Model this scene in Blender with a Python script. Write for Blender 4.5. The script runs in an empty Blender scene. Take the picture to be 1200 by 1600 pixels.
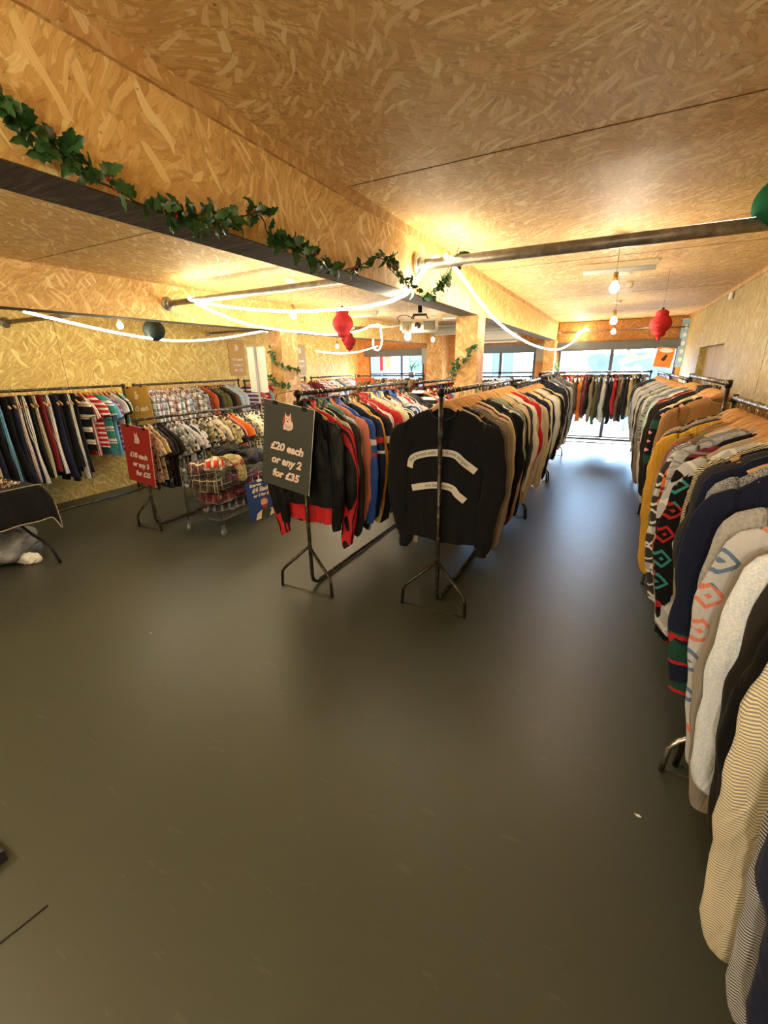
import bpy, bmesh, math, random
from math import sin, cos, pi, radians, sqrt, exp
from mathutils import Vector, Matrix, Euler

# ------------------------------------------------------------------ camera, world, sun, exposure
SC = bpy.context.scene
COL = SC.collection
YAW, PITCH, ROLL, FPX, CAMH = radians(27.5), radians(18.75), radians(-1.12), 675.0, 1.75
fw = Vector((-sin(YAW)*cos(PITCH), cos(YAW)*cos(PITCH), -sin(PITCH)))
r0 = Vector((cos(YAW), sin(YAW), 0)); u0 = r0.cross(fw)
rr = r0*cos(ROLL)+u0*sin(ROLL); uu = -r0*sin(ROLL)+u0*cos(ROLL)
cam = bpy.data.cameras.new('camera'); camo = bpy.data.objects.new('camera', cam); COL.objects.link(camo)
M = Matrix((rr, uu, -fw)).transposed().to_4x4(); M.translation = Vector((0, 0, CAMH)); camo.matrix_world = M
cam.sensor_fit = 'VERTICAL'; cam.sensor_height = 36; cam.lens = 36*FPX/1600; cam.clip_start = .02
SC.camera = camo

world = bpy.data.worlds.new('world'); SC.world = world; world.use_nodes = True
wn = world.node_tree; wn.nodes.clear()
wo = wn.nodes.new('ShaderNodeOutputWorld'); wb = wn.nodes.new('ShaderNodeBackground')
wb.inputs[0].default_value = (.40, .66, 1.0, 1); wb.inputs[1].default_value = 65.0
wn.links.new(wb.outputs[0], wo.inputs[0])
sl = bpy.data.lights.new('sun', 'SUN'); so = bpy.data.objects.new('sun', sl); COL.objects.link(so)
sl.energy = 95; sl.angle = radians(.6); sl.color = (1, .93, .80)
so.rotation_euler = Vector((-.33, -1.0, -.39)).to_track_quat('-Z', 'Y').to_euler(); so.location = (3, 20, 9)
vs = SC.view_settings; vs.view_transform = 'Standard'; vs.look = 'None'; vs.gamma = 1; vs.use_curve_mapping = False
vs.exposure = 0.55
ROPE_E, BULB_E = 46.0, 300.0

# ------------------------------------------------------------------ helpers
def lin(h):
    h = h.lstrip('#'); o = []
    for i in (0, 2, 4):
        c = int(h[i:i+2], 16)/255; o.append(c/12.92 if c <= .04045 else ((c+.055)/1.055)**2.4)
    return tuple(o)+(1,)

class N:
    """tiny node builder"""
    def __init__(s, name):
        s.m = bpy.data.materials.new(name); s.m.use_nodes = True; s.t = s.m.node_tree; s.t.nodes.clear()
        s.out = s.t.nodes.new('ShaderNodeOutputMaterial')
    def put(s, sock, v):
        if v is None: return
        if hasattr(v, 'is_linked'): s.t.links.new(v, sock)
        else: sock.default_value = v
    def n(s, typ, props={}, **ins):
        x = s.t.nodes.new(typ)
        for k, v in props.items(): setattr(x, k, v)
        for k, v in ins.items():
            k = k.replace('_', ' ')
            s.put(x.inputs[k] if k in x.inputs else x.inputs[int(k[1:])], v)
        return x
    def ma(s, op, a, b=None, c=None):
        x = s.t.nodes.new('ShaderNodeMath'); x.operation = op
        for i, v in enumerate((a, b, c)): s.put(x.inputs[i], v)
        return x.outputs[0]
    def mix(s, f, a, b, mode='MIX'):
        x = s.t.nodes.new('ShaderNodeMix'); x.data_type = 'RGBA'; x.blend_type = mode
        s.put(x.inputs[0], f); s.put(x.inputs[6], a); s.put(x.inputs[7], b); return x.outputs[2]
    def co(s, which='Object', scale=(1, 1, 1), rot=(0, 0, 0), loc=(0, 0, 0)):
        tc = s.t.nodes.new('ShaderNodeTexCoord')
        mp = s.t.nodes.new('ShaderNodeMapping'); s.t.links.new(tc.outputs[which], mp.inputs[0])
        mp.inputs[1].default_value = loc; mp.inputs[2].default_value = rot; mp.inputs[3].default_value = scale
        return mp.outputs[0]
    def rs(s, scale, ang, loc=(0, 0, 0)):
        """UV turned by ang, then stretched: strands run along any direction"""
        if not hasattr(s, 'wuv'):
            u_ = s.co('UV'); w_ = s.noise(u_, 1.7, 2).outputs['Color']; x_ = s.t.nodes.new('ShaderNodeVectorMath'); x_.operation = 'MULTIPLY_ADD'
            s.put(x_.inputs[0], w_); x_.inputs[1].default_value = (.42, .42, 0); s.put(x_.inputs[2], u_); s.wuv = x_.outputs[0]
        r_ = s.t.nodes.new('ShaderNodeMapping'); s.t.links.new(s.wuv, r_.inputs[0]); r_.inputs[2].default_value = (0, 0, ang); v = r_.outputs[0]; mp = s.t.nodes.new('ShaderNodeMapping'); s.t.links.new(v, mp.inputs[0])
        mp.inputs[1].default_value = loc; mp.inputs[3].default_value = scale; return mp.outputs[0]
    def noise(s, vec, scale, detail=2, rough=.5, dist=0):
        x = s.t.nodes.new('ShaderNodeTexNoise'); s.put(x.inputs['Vector'], vec)
        x.inputs['Scale'].default_value = scale; x.inputs['Detail'].default_value = detail
        x.inputs['Roughness'].default_value = rough; x.inputs['Distortion'].default_value = dist
        return x
    def ramp(s, f, stops, interp='LINEAR'):
        x = s.t.nodes.new('ShaderNodeValToRGB'); x.color_ramp.interpolation = interp
        e = x.color_ramp.elements
        while len(e) < len(stops): e.new(.5)
        for el, (p, c) in zip(e, stops): el.position = p; el.color = c
        s.put(x.inputs[0], f); return x.outputs[0]
    def done(s, color, rough=.7, metal=0, bump=None, bstr=.3, bdist=.01, spec=.5, **kw):
        b = s.t.nodes.new('ShaderNodeBsdfPrincipled')
        s.put(b.inputs['Base Color'], color); s.put(b.inputs['Roughness'], rough); s.put(b.inputs['Metallic'], metal)
        b.inputs['Specular IOR Level'].default_value = spec
        for k, v in kw.items(): s.put(b.inputs[k.replace('_', ' ')], v)
        if bump is not None:
            x = s.t.nodes.new('ShaderNodeBump'); x.inputs['Strength'].default_value = bstr; x.inputs['Distance'].default_value = bdist
            s.put(x.inputs['Height'], bump); s.t.links.new(x.outputs[0], b.inputs['Normal'])
        s.t.links.new(b.outputs[0], s.out.inputs[0]); return s.m

def emis(name, col, st):
    q = N(name); e = q.t.nodes.new('ShaderNodeEmission'); e.inputs[0].default_value = col; e.inputs[1].default_value = st
    q.t.links.new(e.outputs[0], q.out.inputs[0]); return q.m
def plain(name, hexc, rough=.6, metal=0, spec=.5, var=.0, sc=8):
    q = N(name); c = lin(hexc)
    if var:
        nz = q.noise(q.co(), sc, 4).outputs[0]
        c = q.mix(nz, tuple(v*(1-var) for v in c[:3])+(1,), tuple(min(1, v*(1+var)) for v in c[:3])+(1,))
    return q.done(c, rough, metal, spec=spec)

def osb(name, scale=1.0, tone=1.0, stretch=4.5, rough=.62, tint=(1, 1, 1), rots=None):
    """oriented strand board: layers of long thin wood strands lying at different angles"""
    q = N(name); base = None; hgt = None
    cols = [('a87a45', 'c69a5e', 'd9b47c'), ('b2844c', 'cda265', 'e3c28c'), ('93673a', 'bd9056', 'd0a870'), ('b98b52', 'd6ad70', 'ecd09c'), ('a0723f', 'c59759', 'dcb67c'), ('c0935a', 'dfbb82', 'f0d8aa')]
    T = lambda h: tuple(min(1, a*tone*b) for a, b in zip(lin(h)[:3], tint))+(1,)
    rots = rots or [.3, 1.25, -.5, 2.2, -.95]
    rots = rots+[rots[0]+.55]
    for i, a in enumerate(rots):
        sc_ = scale*[10, 12, 11, 9, 14, 8][i]
        vec = q.rs((sc_, sc_*stretch, 1), a, (i*3.7, i*1.9, 0))
        nz = q.noise(vec, .5, 3).outputs['Color']
        v2 = q.t.nodes.new('ShaderNodeVectorMath'); v2.operation = 'MULTIPLY_ADD'
        q.put(v2.inputs[0], nz); v2.inputs[1].default_value = (.55, .55, 0); q.put(v2.inputs[2], vec)
        vo = q.n('ShaderNodeTexVoronoi', dict(voronoi_dimensions='2D', feature='F1', distance='MINKOWSKI'), Exponent=4.0, Vector=v2.outputs[0], Scale=1.0, Randomness=.9)
        sep = q.n('ShaderNodeSeparateColor'); q.put(sep.inputs[0], vo.outputs['Color'])
        grain = q.noise(q.rs((scale*14, scale*230, 1), a), 1, 3, .6).outputs[0]
        val = q.ma('ADD', q.ma('ADD', q.ma('MULTIPLY', sep.outputs[1], .34), .05), q.ma('MULTIPLY', grain, .68))
        c = q.ramp(val, [(.15, T(cols[i][0])), (.55, T(cols[i][1])), (.95, T(cols[i][2]))])
        if base is None: base = c; hgt = sep.outputs[2]
        else:
            d_ = q.ma('SUBTRACT', .62, vo.outputs['Distance'])
            mask = q.ma('MULTIPLY', q.ma('GREATER_THAN', sep.outputs[0], [0, .35, .42, .5, .55, .86][i]), q.ma('MULTIPLY', d_, 8)); mask.node.use_clamp = True
            rim = q.ma('MULTIPLY', q.ma('MULTIPLY', mask, q.ma('SUBTRACT', 1, mask)), 1.0)
            base = q.mix(mask, base, c); base = q.mix(rim, base, T('7d5428'))
            hm = q.mix(mask, hgt, sep.outputs[2]); hgt = hm
    big = q.noise(q.co('UV', (1, 1, 1)), 1.4, 3).outputs[0]
    base = q.mix(q.ma('MULTIPLY', big, .30), base, T('a8743a'))
    spk = q.noise(q.co('UV', (45, 45, 1)), 1, 3).outputs[0]
    base = q.mix(q.ma('MULTIPLY', q.ma('GREATER_THAN', spk, .70), .5), base, T('5a3818'))
    return q.done(base, rough, bump=hgt, bstr=.22, bdist=.003, spec=.4)

class MB:
    def __init__(s): s.v = []; s.f = []; s.mi = []; s.sm = []
    def add(s, vs, fs, mi=0, smooth=False):
        o = len(s.v); s.v += [Vector(p) for p in vs]
        for f in fs: s.f.append(tuple(i+o for i in f)); s.mi.append(mi); s.sm.append(smooth)
        return s
    def box(s, a, b, mi=0, mat=None):
        x0, y0, z0 = a; x1, y1, z1 = b
        vs = [Vector(p) for p in ((x0,y0,z0),(x1,y0,z0),(x1,y1,z0),(x0,y1,z0),(x0,y0,z1),(x1,y0,z1),(x1,y1,z1),(x0,y1,z1))]
        if mat is not None: vs = [mat @ p for p in vs]
        return s.add(vs, [(3,2,1,0),(4,5,6,7),(0,1,5,4),(1,2,6,5),(2,3,7,6),(3,0,4,7)], mi)
    def tube(s, pts, r, n=8, mi=0, cap=True, closed=False):
        pts = [Vector(p) for p in pts]; m = len(pts)
        rs = r if isinstance(r, (list, tuple)) else [r]*m
        vs = []; prev = None
        for i, p in enumerate(pts):
            if closed: d = pts[(i+1) % m]-pts[i-1]
            else: d = pts[min(i+1, m-1)]-pts[max(i-1, 0)]
            d = d.normalized() if d.length > 1e-9 else Vector((0, 0, 1))
            if prev is None:
                a = Vector((0, 0, 1)) if abs(d.z) < .9 else Vector((1, 0, 0)); e = (a-d*a.dot(d)).normalized()
            else:
                e = prev-d*prev.dot(d); e = e.normalized() if e.length > 1e-6 else prev
            prev = e; g = d.cross(e)
            for k in range(n):
                t = 2*pi*k/n; vs.append(p+e*(rs[i]*cos(t))+g*(rs[i]*sin(t)))
        fs = []
        for i in range(m if closed else m-1):
            j = (i+1) % m
            for k in range(n): fs.append((i*n+k, i*n+(k+1) % n, j*n+(k+1) % n, j*n+k))
        if cap and not closed: fs.append(tuple(range(n))[::-1]); fs.append(tuple((m-1)*n+k for k in range(n)))
        return s.add(vs, fs, mi, True)
    def lathe(s, prof, c=(0, 0, 0), n=24, mi=0, ripple=None):
        c = Vector(c); vs = []; fs = []
        for i, (r, z) in enumerate(prof):
            for k in range(n):
                t = 2*pi*k/n; q = r*(ripple(k, n) if ripple else 1); vs.append(c+Vector((q*cos(t), q*sin(t), z)))
        for i in range(len(prof)-1):
            for k in range(n): fs.append((i*n+k, i*n+(k+1) % n, (i+1)*n+(k+1) % n, (i+1)*n+k))
        return s.add(vs, fs, mi, True)
    def prism(s, poly, y0, y1, mi=0):
        """polygon in XZ extruded along Y"""
        n = len(poly); vs = [(x, y0, z) for x, z in poly]+[(x, y1, z) for x, z in poly]
        fs = [tuple(range(n)), tuple(range(2*n-1, n-1, -1))]+[((i+1) % n, i, n+i, n+(i+1) % n) for i in range(n)]
        return s.add(vs, fs, mi)
    def xf(s, m):
        s.v = [m @ p for p in s.v]; return s
    def mesh(s, name, uv=False):
        me = bpy.data.meshes.new(name); me.from_pydata([tuple(p) for p in s.v], [], s.f)
        me.polygons.foreach_set('material_index', s.mi); me.polygons.foreach_set('use_smooth', s.sm)
        if uv:
            l = me.uv_layers.new(name='UVMap')
            for p in me.polygons:
                nx, ny, nz = (abs(c) for c in p.normal)
                for li in p.loop_indices:
                    c = me.vertices[me.loops[li].vertex_index].co
                    l.data[li].uv = (c.y, c.z) if nx >= ny and nx >= nz else ((c.x, c.z) if ny >= nz else (c.x, c.y))
        me.update(); return me
    def ob(s, name, mats, parent=None, uv=False, loc=None):
        o = bpy.data.objects.new(name, s.mesh(name, uv)); COL.objects.link(o)
        for m in (mats if isinstance(mats, (list, tuple)) else [mats]): o.data.materials.append(m)
        if parent is not None: o.parent = parent
        if loc is not None: o.location = loc
        return o

def tag(o, label=None, cat=None, group=None, kind=None):
    if label: o['label'] = label
    if cat: o['category'] = cat
    if group: o['group'] = group
    if kind: o['kind'] = kind
    return o
def empty(name, loc, rz=0, label=None, cat=None, group=None):
    o = bpy.data.objects.new(name, None); COL.objects.link(o); o.location = loc; o.rotation_euler = (0, 0, rz); o.empty_display_size = .05
    return tag(o, label, cat, group)
def struct(name, mb, mats, uv=True, parent=None, label=None):
    o = mb.ob(name, mats, parent, uv)
    if parent is None: o['kind'] = 'structure'
    if label: o['label'] = label
    return o
def catenary(a, b, sag, n=16):
    a, b = Vector(a), Vector(b)
    return [a.lerp(b, i/n)-Vector((0, 0, sag*4*(i/n)*(1-i/n))) for i in range(n+1)]
def smooth_path(P, k=5):
    P = [Vector(p) for p in P]; o = []
    for i in range(len(P)-1):
        p0, p1, p2, p3 = P[max(i-1, 0)], P[i], P[i+1], P[min(i+2, len(P)-1)]
        for j in range(k):
            t = j/k; o.append(.5*((2*p1)+(p2-p0)*t+(2*p0-5*p1+4*p2-p3)*t*t+(3*p1-p0-3*p2+p3)*t**3))
    o.append(P[-1]); return o
def text_mesh(s, size, shear=0, off=0, ext=.0006, align='CENTER', space=1):
    c = bpy.data.curves.new('t', 'FONT'); c.body = s; c.size = size; c.shear = shear; c.offset = off; c.extrude = ext
    c.align_x = align; c.space_character = space; c.resolution_u = 3
    o = bpy.data.objects.new('t', c); COL.objects.link(o); bpy.context.view_layer.update()
    me = bpy.data.meshes.new_from_object(o.evaluated_get(bpy.context.evaluated_depsgraph_get()))
    bpy.data.objects.remove(o); bpy.data.curves.remove(c)
    for v in me.vertices: v.co = (v.co.x, -v.co.z, v.co.y)      # stand it up in XZ, facing -Y
    return me
def link(name, me, mat, parent=None, loc=None):
    o = bpy.data.objects.new(name, me); COL.objects.link(o)
    if mat is not None:
        me.materials.clear(); me.materials.append(mat)
    if parent is not None: o.parent = parent
    if loc is not None: o.location = loc
    return o

# ------------------------------------------------------------------ base materials
M_OSBL = osb('osb_left_wall_rope_lit', 1.0, 1.0, tint=(1.02, 1.28, 1.05), rots=[.3, 1.25, -.5, 2.2, -.95])  # wall board with the yellow glow of the rope lights mixed into its tint
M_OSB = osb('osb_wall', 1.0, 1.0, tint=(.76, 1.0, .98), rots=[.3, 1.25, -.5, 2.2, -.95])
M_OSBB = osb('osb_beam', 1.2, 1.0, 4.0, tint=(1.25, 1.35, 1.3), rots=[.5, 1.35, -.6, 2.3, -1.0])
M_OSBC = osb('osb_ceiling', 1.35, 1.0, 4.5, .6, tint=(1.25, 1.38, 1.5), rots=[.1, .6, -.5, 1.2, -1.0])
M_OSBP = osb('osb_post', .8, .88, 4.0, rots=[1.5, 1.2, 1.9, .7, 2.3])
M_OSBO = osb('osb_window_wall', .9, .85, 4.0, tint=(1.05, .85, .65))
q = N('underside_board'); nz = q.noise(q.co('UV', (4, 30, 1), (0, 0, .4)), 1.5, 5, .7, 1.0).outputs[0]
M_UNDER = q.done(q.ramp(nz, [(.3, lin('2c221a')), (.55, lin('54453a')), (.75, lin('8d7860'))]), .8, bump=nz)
q = N('vinyl_floor'); n1 = q.noise(q.co('Object'), .9, 4, .6).outputs[0]; n2 = q.noise(q.co('Object'), 60, 3, .6).outputs[0]; n3 = q.noise(q.co('Object', (1, 5, 1)), 5, 4, .6).outputs[0]
cf = q.mix(n1, lin('3e4036'), lin('47493d')); cf = q.mix(q.ma('MULTIPLY', n2, .35), cf, lin('32342a'))
cf = q.mix(q.ma('MULTIPLY', q.ma('GREATER_THAN', n3, .66), .08), cf, lin('85806f'))
M_FLOOR = q.done(cf, q.ma('ADD', .32, q.ma('MULTIPLY', n3, .16)), bump=n2, bstr=.06, bdist=.002, spec=.45)
M_TRIM = osb('osb_trim', 1.0, 1.0)
M_BLKM = plain('black_metal', '1b1a18', .42, .6)
q = N('worn_steel'); nz = q.noise(q.co('Object', (1, 1, 1)), 22, 4, .7).outputs[0]
M_WORN = q.done(q.ramp(nz, [(.35, lin('2a2622')), (.55, lin('4e463d')), (.75, lin('8a8074'))]), .38, .8, bump=nz, bstr=.15)
q = N('pipe_steel'); nz = q.noise(q.co('Object', (1, 1, 1)), 14, 5, .7).outputs[0]
M_PIPE = q.done(q.ramp(nz, [(.3, lin('6a5f56')), (.55, lin('8f857b')), (.75, lin('b5ada5'))]), .42, .45, bump=nz, bstr=.1)
M_CHROME = plain('chrome', 'c8c8c8', .18, 1)
M_GALV = plain('galvanised_steel', 'b9bab6', .35, .9, var=.1)
q = N('hanger_wood'); nz = q.noise(q.co('Object', (6, 40, 60)), 3, 3).outputs[0]
M_WOOD = q.done(q.ramp(nz, [(.3, lin('c58a4a')), (.7, lin('e2b175'))]), .42)
M_WHITE = plain('white_plastic', 'e4e2da', .4)
M_GREYP = plain('grey_plastic', '8f9190', .45)
M_DGREY = plain('shutter_grey', '5c6264', .5, .1)
M_FRAME = plain('window_frame_grey', '3a4248', .45, .2)
M_BLACK = plain('black_plastic', '151515', .45)
M_ROPE = emis('rope_light_glow', (1.0, .94, .68, 1), ROPE_E)
M_BULB = emis('bulb_glow', (1.0, .74, .42, 1), BULB_E/6)
q = N('window_glass'); tr = q.n('ShaderNodeBsdfTransparent'); gl = q.n('ShaderNodeBsdfGlossy', Roughness=0.02); fr = q.n('ShaderNodeFresnel', IOR=1.45)
mx = q.n('ShaderNodeMixShader'); q.put(mx.inputs[0], fr.outputs[0]); q.put(mx.inputs[1], tr.outputs[0]); q.put(mx.inputs[2], gl.outputs[0]); q.t.links.new(mx.outputs[0], q.out.inputs[0]); M_GLASS = q.m
q = N('holly_leaf'); nz = q.noise(q.co('Object'), 25, 3).outputs[0]
M_LEAF = q.done(q.mix(nz, lin('16301a'), lin('3f6a35')), .35)
M_STEM = plain('stem_brown', '3b3222', .7)
M_BERRY = plain('berry_red', 'b0231c', .3)

# ------------------------------------------------------------------ room shell
XR, XL, YB, YF, ZC = 1.19, -6.72, 11.5, -3.0, 2.605
struct('floor', MB().box((XL-.1, YF-.1, -.1), (XR+.1, YB+.05, 0)), M_FLOOR, label='dark grey-green vinyl floor')
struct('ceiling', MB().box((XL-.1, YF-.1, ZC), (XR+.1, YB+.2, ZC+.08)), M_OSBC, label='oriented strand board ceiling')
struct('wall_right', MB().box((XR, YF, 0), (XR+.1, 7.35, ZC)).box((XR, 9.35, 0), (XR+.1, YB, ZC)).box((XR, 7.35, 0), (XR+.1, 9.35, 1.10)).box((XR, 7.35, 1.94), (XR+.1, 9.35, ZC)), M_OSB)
M_BEIGE = plain('beige_board', 'a8916b', .7, var=.05)
struct('trim_1', MB().box((XR+.1, 7.3, 1.0), (XR+.13, 9.4, 2.0)), M_BEIGE, label='plain beige board behind the opening in the right wall')
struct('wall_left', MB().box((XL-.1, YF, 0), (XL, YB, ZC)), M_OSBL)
struct('wall_front', MB().box((XL, YF-.1, 0), (XR, YF, ZC)), M_OSB)
# joints between ceiling boards (thin dark grooves are separate battens of shadow-gap strip)
M_GAP = plain('board_joint', '4b321a', .9)
g = MB()
for y in (-.2, 2.225, 4.67, 7.1, 9.54):
    g.box((-1.33, y-.002, ZC-.0015), (XR, y+.002, ZC+.001)); g.box((-4.4, y-.002, ZC-.0015), (-1.54, y+.002, ZC+.001))
struct('trim_2', g, M_GAP, label='dark joints between the ceiling boards')
g = MB()
for y in (1.1, 3.54, 5.98, 8.42):
    g.box((XL, y-.002, 0), (XL+.0015, y+.002, ZC))
for y in (.5, 2.94, 5.38, 7.82):
    g.box((XR-.0015, y-.002, 0), (XR, y+.002, ZC))
struct('trim_3', g, M_GAP, label='dark joints between the wall boards')
struct('trim_4', MB().box((XR-.012, YF, ZC-.05), (XR, YB, ZC)), M_TRIM, label='narrow strand board batten along the top of the right wall')
struct('trim_5', MB().box((-1.335, YF, ZC-.055), (-1.320, YB-.4, ZC)), M_TRIM, label='narrow strand board batten along the top of the main beam')
# main beam, face panels + underside
b = MB().box((-1.545, YF, 2.222), (-1.335, YB-.03, ZC))
o = struct('trim_6', b, M_OSBB, label='boxed strand board beam running down the shop')
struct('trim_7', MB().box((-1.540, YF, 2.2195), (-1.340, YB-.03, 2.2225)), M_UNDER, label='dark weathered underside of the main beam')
g = MB()
for y in (-1.4, 5.0, 8.36): g.box((-1.3345, y-.002, 2.222), (-1.3335, y+.002, ZC-.055))
struct('trim_8', g, M_GAP, label='joints in the face of the main beam')
struct('trim_9', MB().box((-4.6, YF, 2.25), (-4.4, YB-.03, ZC)), M_OSBB, label='boxed strand board beam beside the left wall racks')
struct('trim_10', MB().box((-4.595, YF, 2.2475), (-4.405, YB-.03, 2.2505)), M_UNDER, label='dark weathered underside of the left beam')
# posts
struct('trim_11', MB().box((-1.575, 4.75, 0), (-1.335, 5.02, 2.222)), M_OSBP, label='strand board post under the main beam wound with ivy')
struct('trim_12', MB().box((-4.57, 5.25, 0), (-4.345, 5.63, 2.25)), M_OSBP, label='strand board post under the left beam wound with ivy')
M_PALE = osb('osb_post_pale', .8, 1.15, 4.0, tint=(1.0, 1.03, 1.1), rots=[1.5, 1.2, 1.9, .7, 2.3])
struct('trim_13', MB().box((-1.545, 11.0, 0), (-1.31, YB, 2.222)), M_PALE, label='pale end post beside the right hand window')
struct('trim_14', MB().box((-4.40, 11.0, 0), (-3.98, YB, 2.6)), M_PALE, label='pale post between the two left hand windows')

# window wall with three openings  (right: full height, middle, left)
OPEN = [(-1.27, 1.10), (-3.98+.55, -1.79), (-6.36, -4.68)]
ZH = 2.02
w = MB()
xs = [XL]+[v for pr in sorted(OPEN) for v in pr]+[XR]
for i in range(0, len(xs), 2): w.box((xs[i], YB, 0), (xs[i+1], YB+.12, ZC))
for a, b_ in OPEN: w.box((a, YB, ZH), (b_, YB+.12, ZC))
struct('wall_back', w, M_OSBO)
for i, (a, b_) in enumerate(OPEN):
    r = MB()
    Y0, Y1 = YB+.0, YB+.06
    r.box((a, Y0, 0), (a+.05, Y1, ZH)).box((b_-.05, Y0, 0), (b_, Y1, ZH)).box((a, Y0, 0), (b_, Y1, .06)).box((a, Y0, ZH-.04), (b_, Y1, ZH))
    mu = {0: [-.15], 1: [-2.62], 2: [-5.34]}[i]
    for m_ in mu: r.box((m_-.035, Y0, 0), (m_+.035, Y1, ZH))
    if i: r.box((a, Y0, 1.50), (b_, Y1, 1.54))
    win = struct(f'window_{i+1}', r, M_FRAME)
    ed = [a+.05]+mu+[b_-.05]
    for k in range(len(ed)-1):
        MB().box((ed[k], YB+.025, .06), (ed[k+1], YB+.031, ZH-.04)).ob('pane', M_GLASS, win)
    s_ = MB().box((a-.1, YB-.13, ZH-.01), (b_+.08, YB-.002, ZH+.14)).box((a-.1, YB-.11, ZH-.04), (b_+.08, YB-.05, ZH-.01))
    nm = ['right hand', 'middle', 'left hand'][i]
    tag(s_.ob('shutter_box', M_DGREY), f'grey roller shutter box above the {nm} window', 'shutter box')
# header boards above right window
g = MB().box((-1.31, YB-.03, 2.18), (XR-.005, YB-.001, 2.36)).box((-1.31, YB-.03, 2.40), (XR-.005, YB-.001, ZC-.015))
struct('trim_15', g, M_OSBO, label='orange strand board header boards over the right hand window')

# white vinyl swoosh lettering on the right hand window
M_VINYL = plain('white_vinyl', 'f4f4f2', .5)
P = smooth_path([(.16, 0, 2.00), (.17, 0, 1.88), (.26, 0, 1.80), (.42, 0, 1.80), (.58, 0, 1.86), (.70, 0, 1.97)], 6)
me = MB()
for i in range(len(P)-1):
    a_, b_ = P[i], P[i+1]; d = (b_-a_).normalized(); nn = Vector((-d.z, 0, d.x))*.04
    me.add([a_-nn, b_-nn, b_+nn, a_+nn], [(0, 1, 2, 3)])
tag(me.ob('window_lettering', M_VINYL, loc=(0, YB+.022, 0)), 'large white curved letter stuck on the right hand window', 'lettering')

# ------------------------------------------------------------------ clothing rails
def make_rack(x, y0, y1, z, label, foot=.25, chrome=False, rot=0, cx=None, dark=True, plainends=False):
    """rail along +Y of the rack's own frame, starting at its base point"""
    t = empty('clothes_rail', (x, y0, 0), rot, label, 'clothes rail')
    L = y1-y0
    MB().tube([(0, -.03, z), (0, L+.03, z)], .0165, 12).ob('rail', M_WORN if dark else M_CHROME, t)
    for k, (yy, s) in enumerate(((0, -1), (L, 1))):
        u = MB().tube([(0, yy, z+.022), (0, yy, .10), (0, yy-s*.012, .055), (0, yy-s*.05, .027), (0, yy-s*.09, .02)], .0155, 12)
        u.ob('upright', M_WORN if dark else M_BLKM, t)
        MB().tube([(0, yy-.0, z-.025), (0, yy, z+.026)], .021, 12).ob('rail_socket', M_WORN, t)
        for sx in (-1, 1):
            MB().tube([(0, yy+s*.012, .37), (sx*foot*.86, yy+s*.07, .17), (sx*foot*.97, yy+s*.085, .13), (sx*foot, yy+s*.09, .0)], .0125, 10).ob('leg', M_CHROME if chrome else (M_WORN if dark else M_BLKM), t)
        MB().tube([(-foot, yy+s*.09, .008), (foot, yy+s*.09, .008)], .004, 6).ob('tie_rod', M_WORN, t)
    MB().tube([(0, .06, .02), (0, L-.06, .02)], .0145, 10).ob('base_bar', M_WORN, t)
    return t
RK = {}
def rack(key, x, y0, y1, z, label, **k): RK[key] = (x, y0, y1, z); return make_rack(x, y0, y1, z, label, **k)
rack('R0', .72, -.05, 1.83, 1.49, 'steel clothes rail nearest the camera along the right wall, rail above the frame edge')
rack('R1', .72, 1.95, 3.70, 1.50, 'steel clothes rail with bent chrome legs along the right wall, second from the camera', foot=.31, chrome=True)
rack('R2', .70, 3.86, 5.66, 1.585, 'steel clothes rail on the right wall starting below the beige wall opening')
rack('R3', .70, 5.84, 7.56, 1.54, 'steel clothes rail on the right wall, third before the window')
rack('R4', .70, 7.70, 9.90, 1.53, 'steel clothes rail on the right wall closest to the window')
rack('A', -1.0, 2.765, 4.98, 1.575, 'worn steel clothes rail with the black taped sweatshirt hanging at its near end')
rack('B', -.98, 5.10, 6.86, 1.52, 'worn steel clothes rail just behind the one with the taped sweatshirt')
rack('C', -1.0, 6.96, 8.95, 1.59, 'steel clothes rail of navy and blue jackets in the middle near the window')
rack('L', -2.04, 2.60, 4.50, 1.565, 'worn steel clothes rail behind the large black price board')
rack('M', -1.98, 4.66, 6.62, 1.555, 'steel clothes rail hidden behind the post, left of the main beam')
rack('S', -4.6, 3.02, 4.95, 1.235, 'low black clothes rail of patterned shirts behind the wire trolley', foot=.20)
rack('W', -6.28, 1.55, 4.03, 1.545, 'clothes rail of track trousers on the left wall')
rack('X', -6.28, 4.20, 6.26, 1.54, 'clothes rail of checked shirts on the left wall under the ochre poster')
rack('Y', -6.28, 6.42, 8.30, 1.52, 'clothes rail on the left wall hidden behind the ivy post')
rack('Z', -6.28, 8.55, 10.55, 1.51, 'clothes rail of pastel tops on the left wall nearest the window')
# rails across the window end
def rack_x(key, y, x0, x1, z, label):
    RK[key] = (x0, y, x1, z); return make_rack(x0, 0, x1-x0, z, label, rot=-pi/2)
def rackx(key, y, x0, x1, z, label):
    t = make_rack(x0, 0, x1-x0, z, label, rot=-pi/2); t.location = (x0, y, 0); RK[key] = (x0, y, x1, z)
rackx('E', 10.75, -1.22, .62, 1.53, 'dark clothes rail of brown and red jackets across the right hand window')
rackx('F', 10.6, -3.35, -1.72, 1.45, 'dark clothes rail of coats across the middle window')
rackx('G', 9.0, -5.28, -3.66, 1.53, 'clothes rail with the orange notice across the left hand window')

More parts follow.
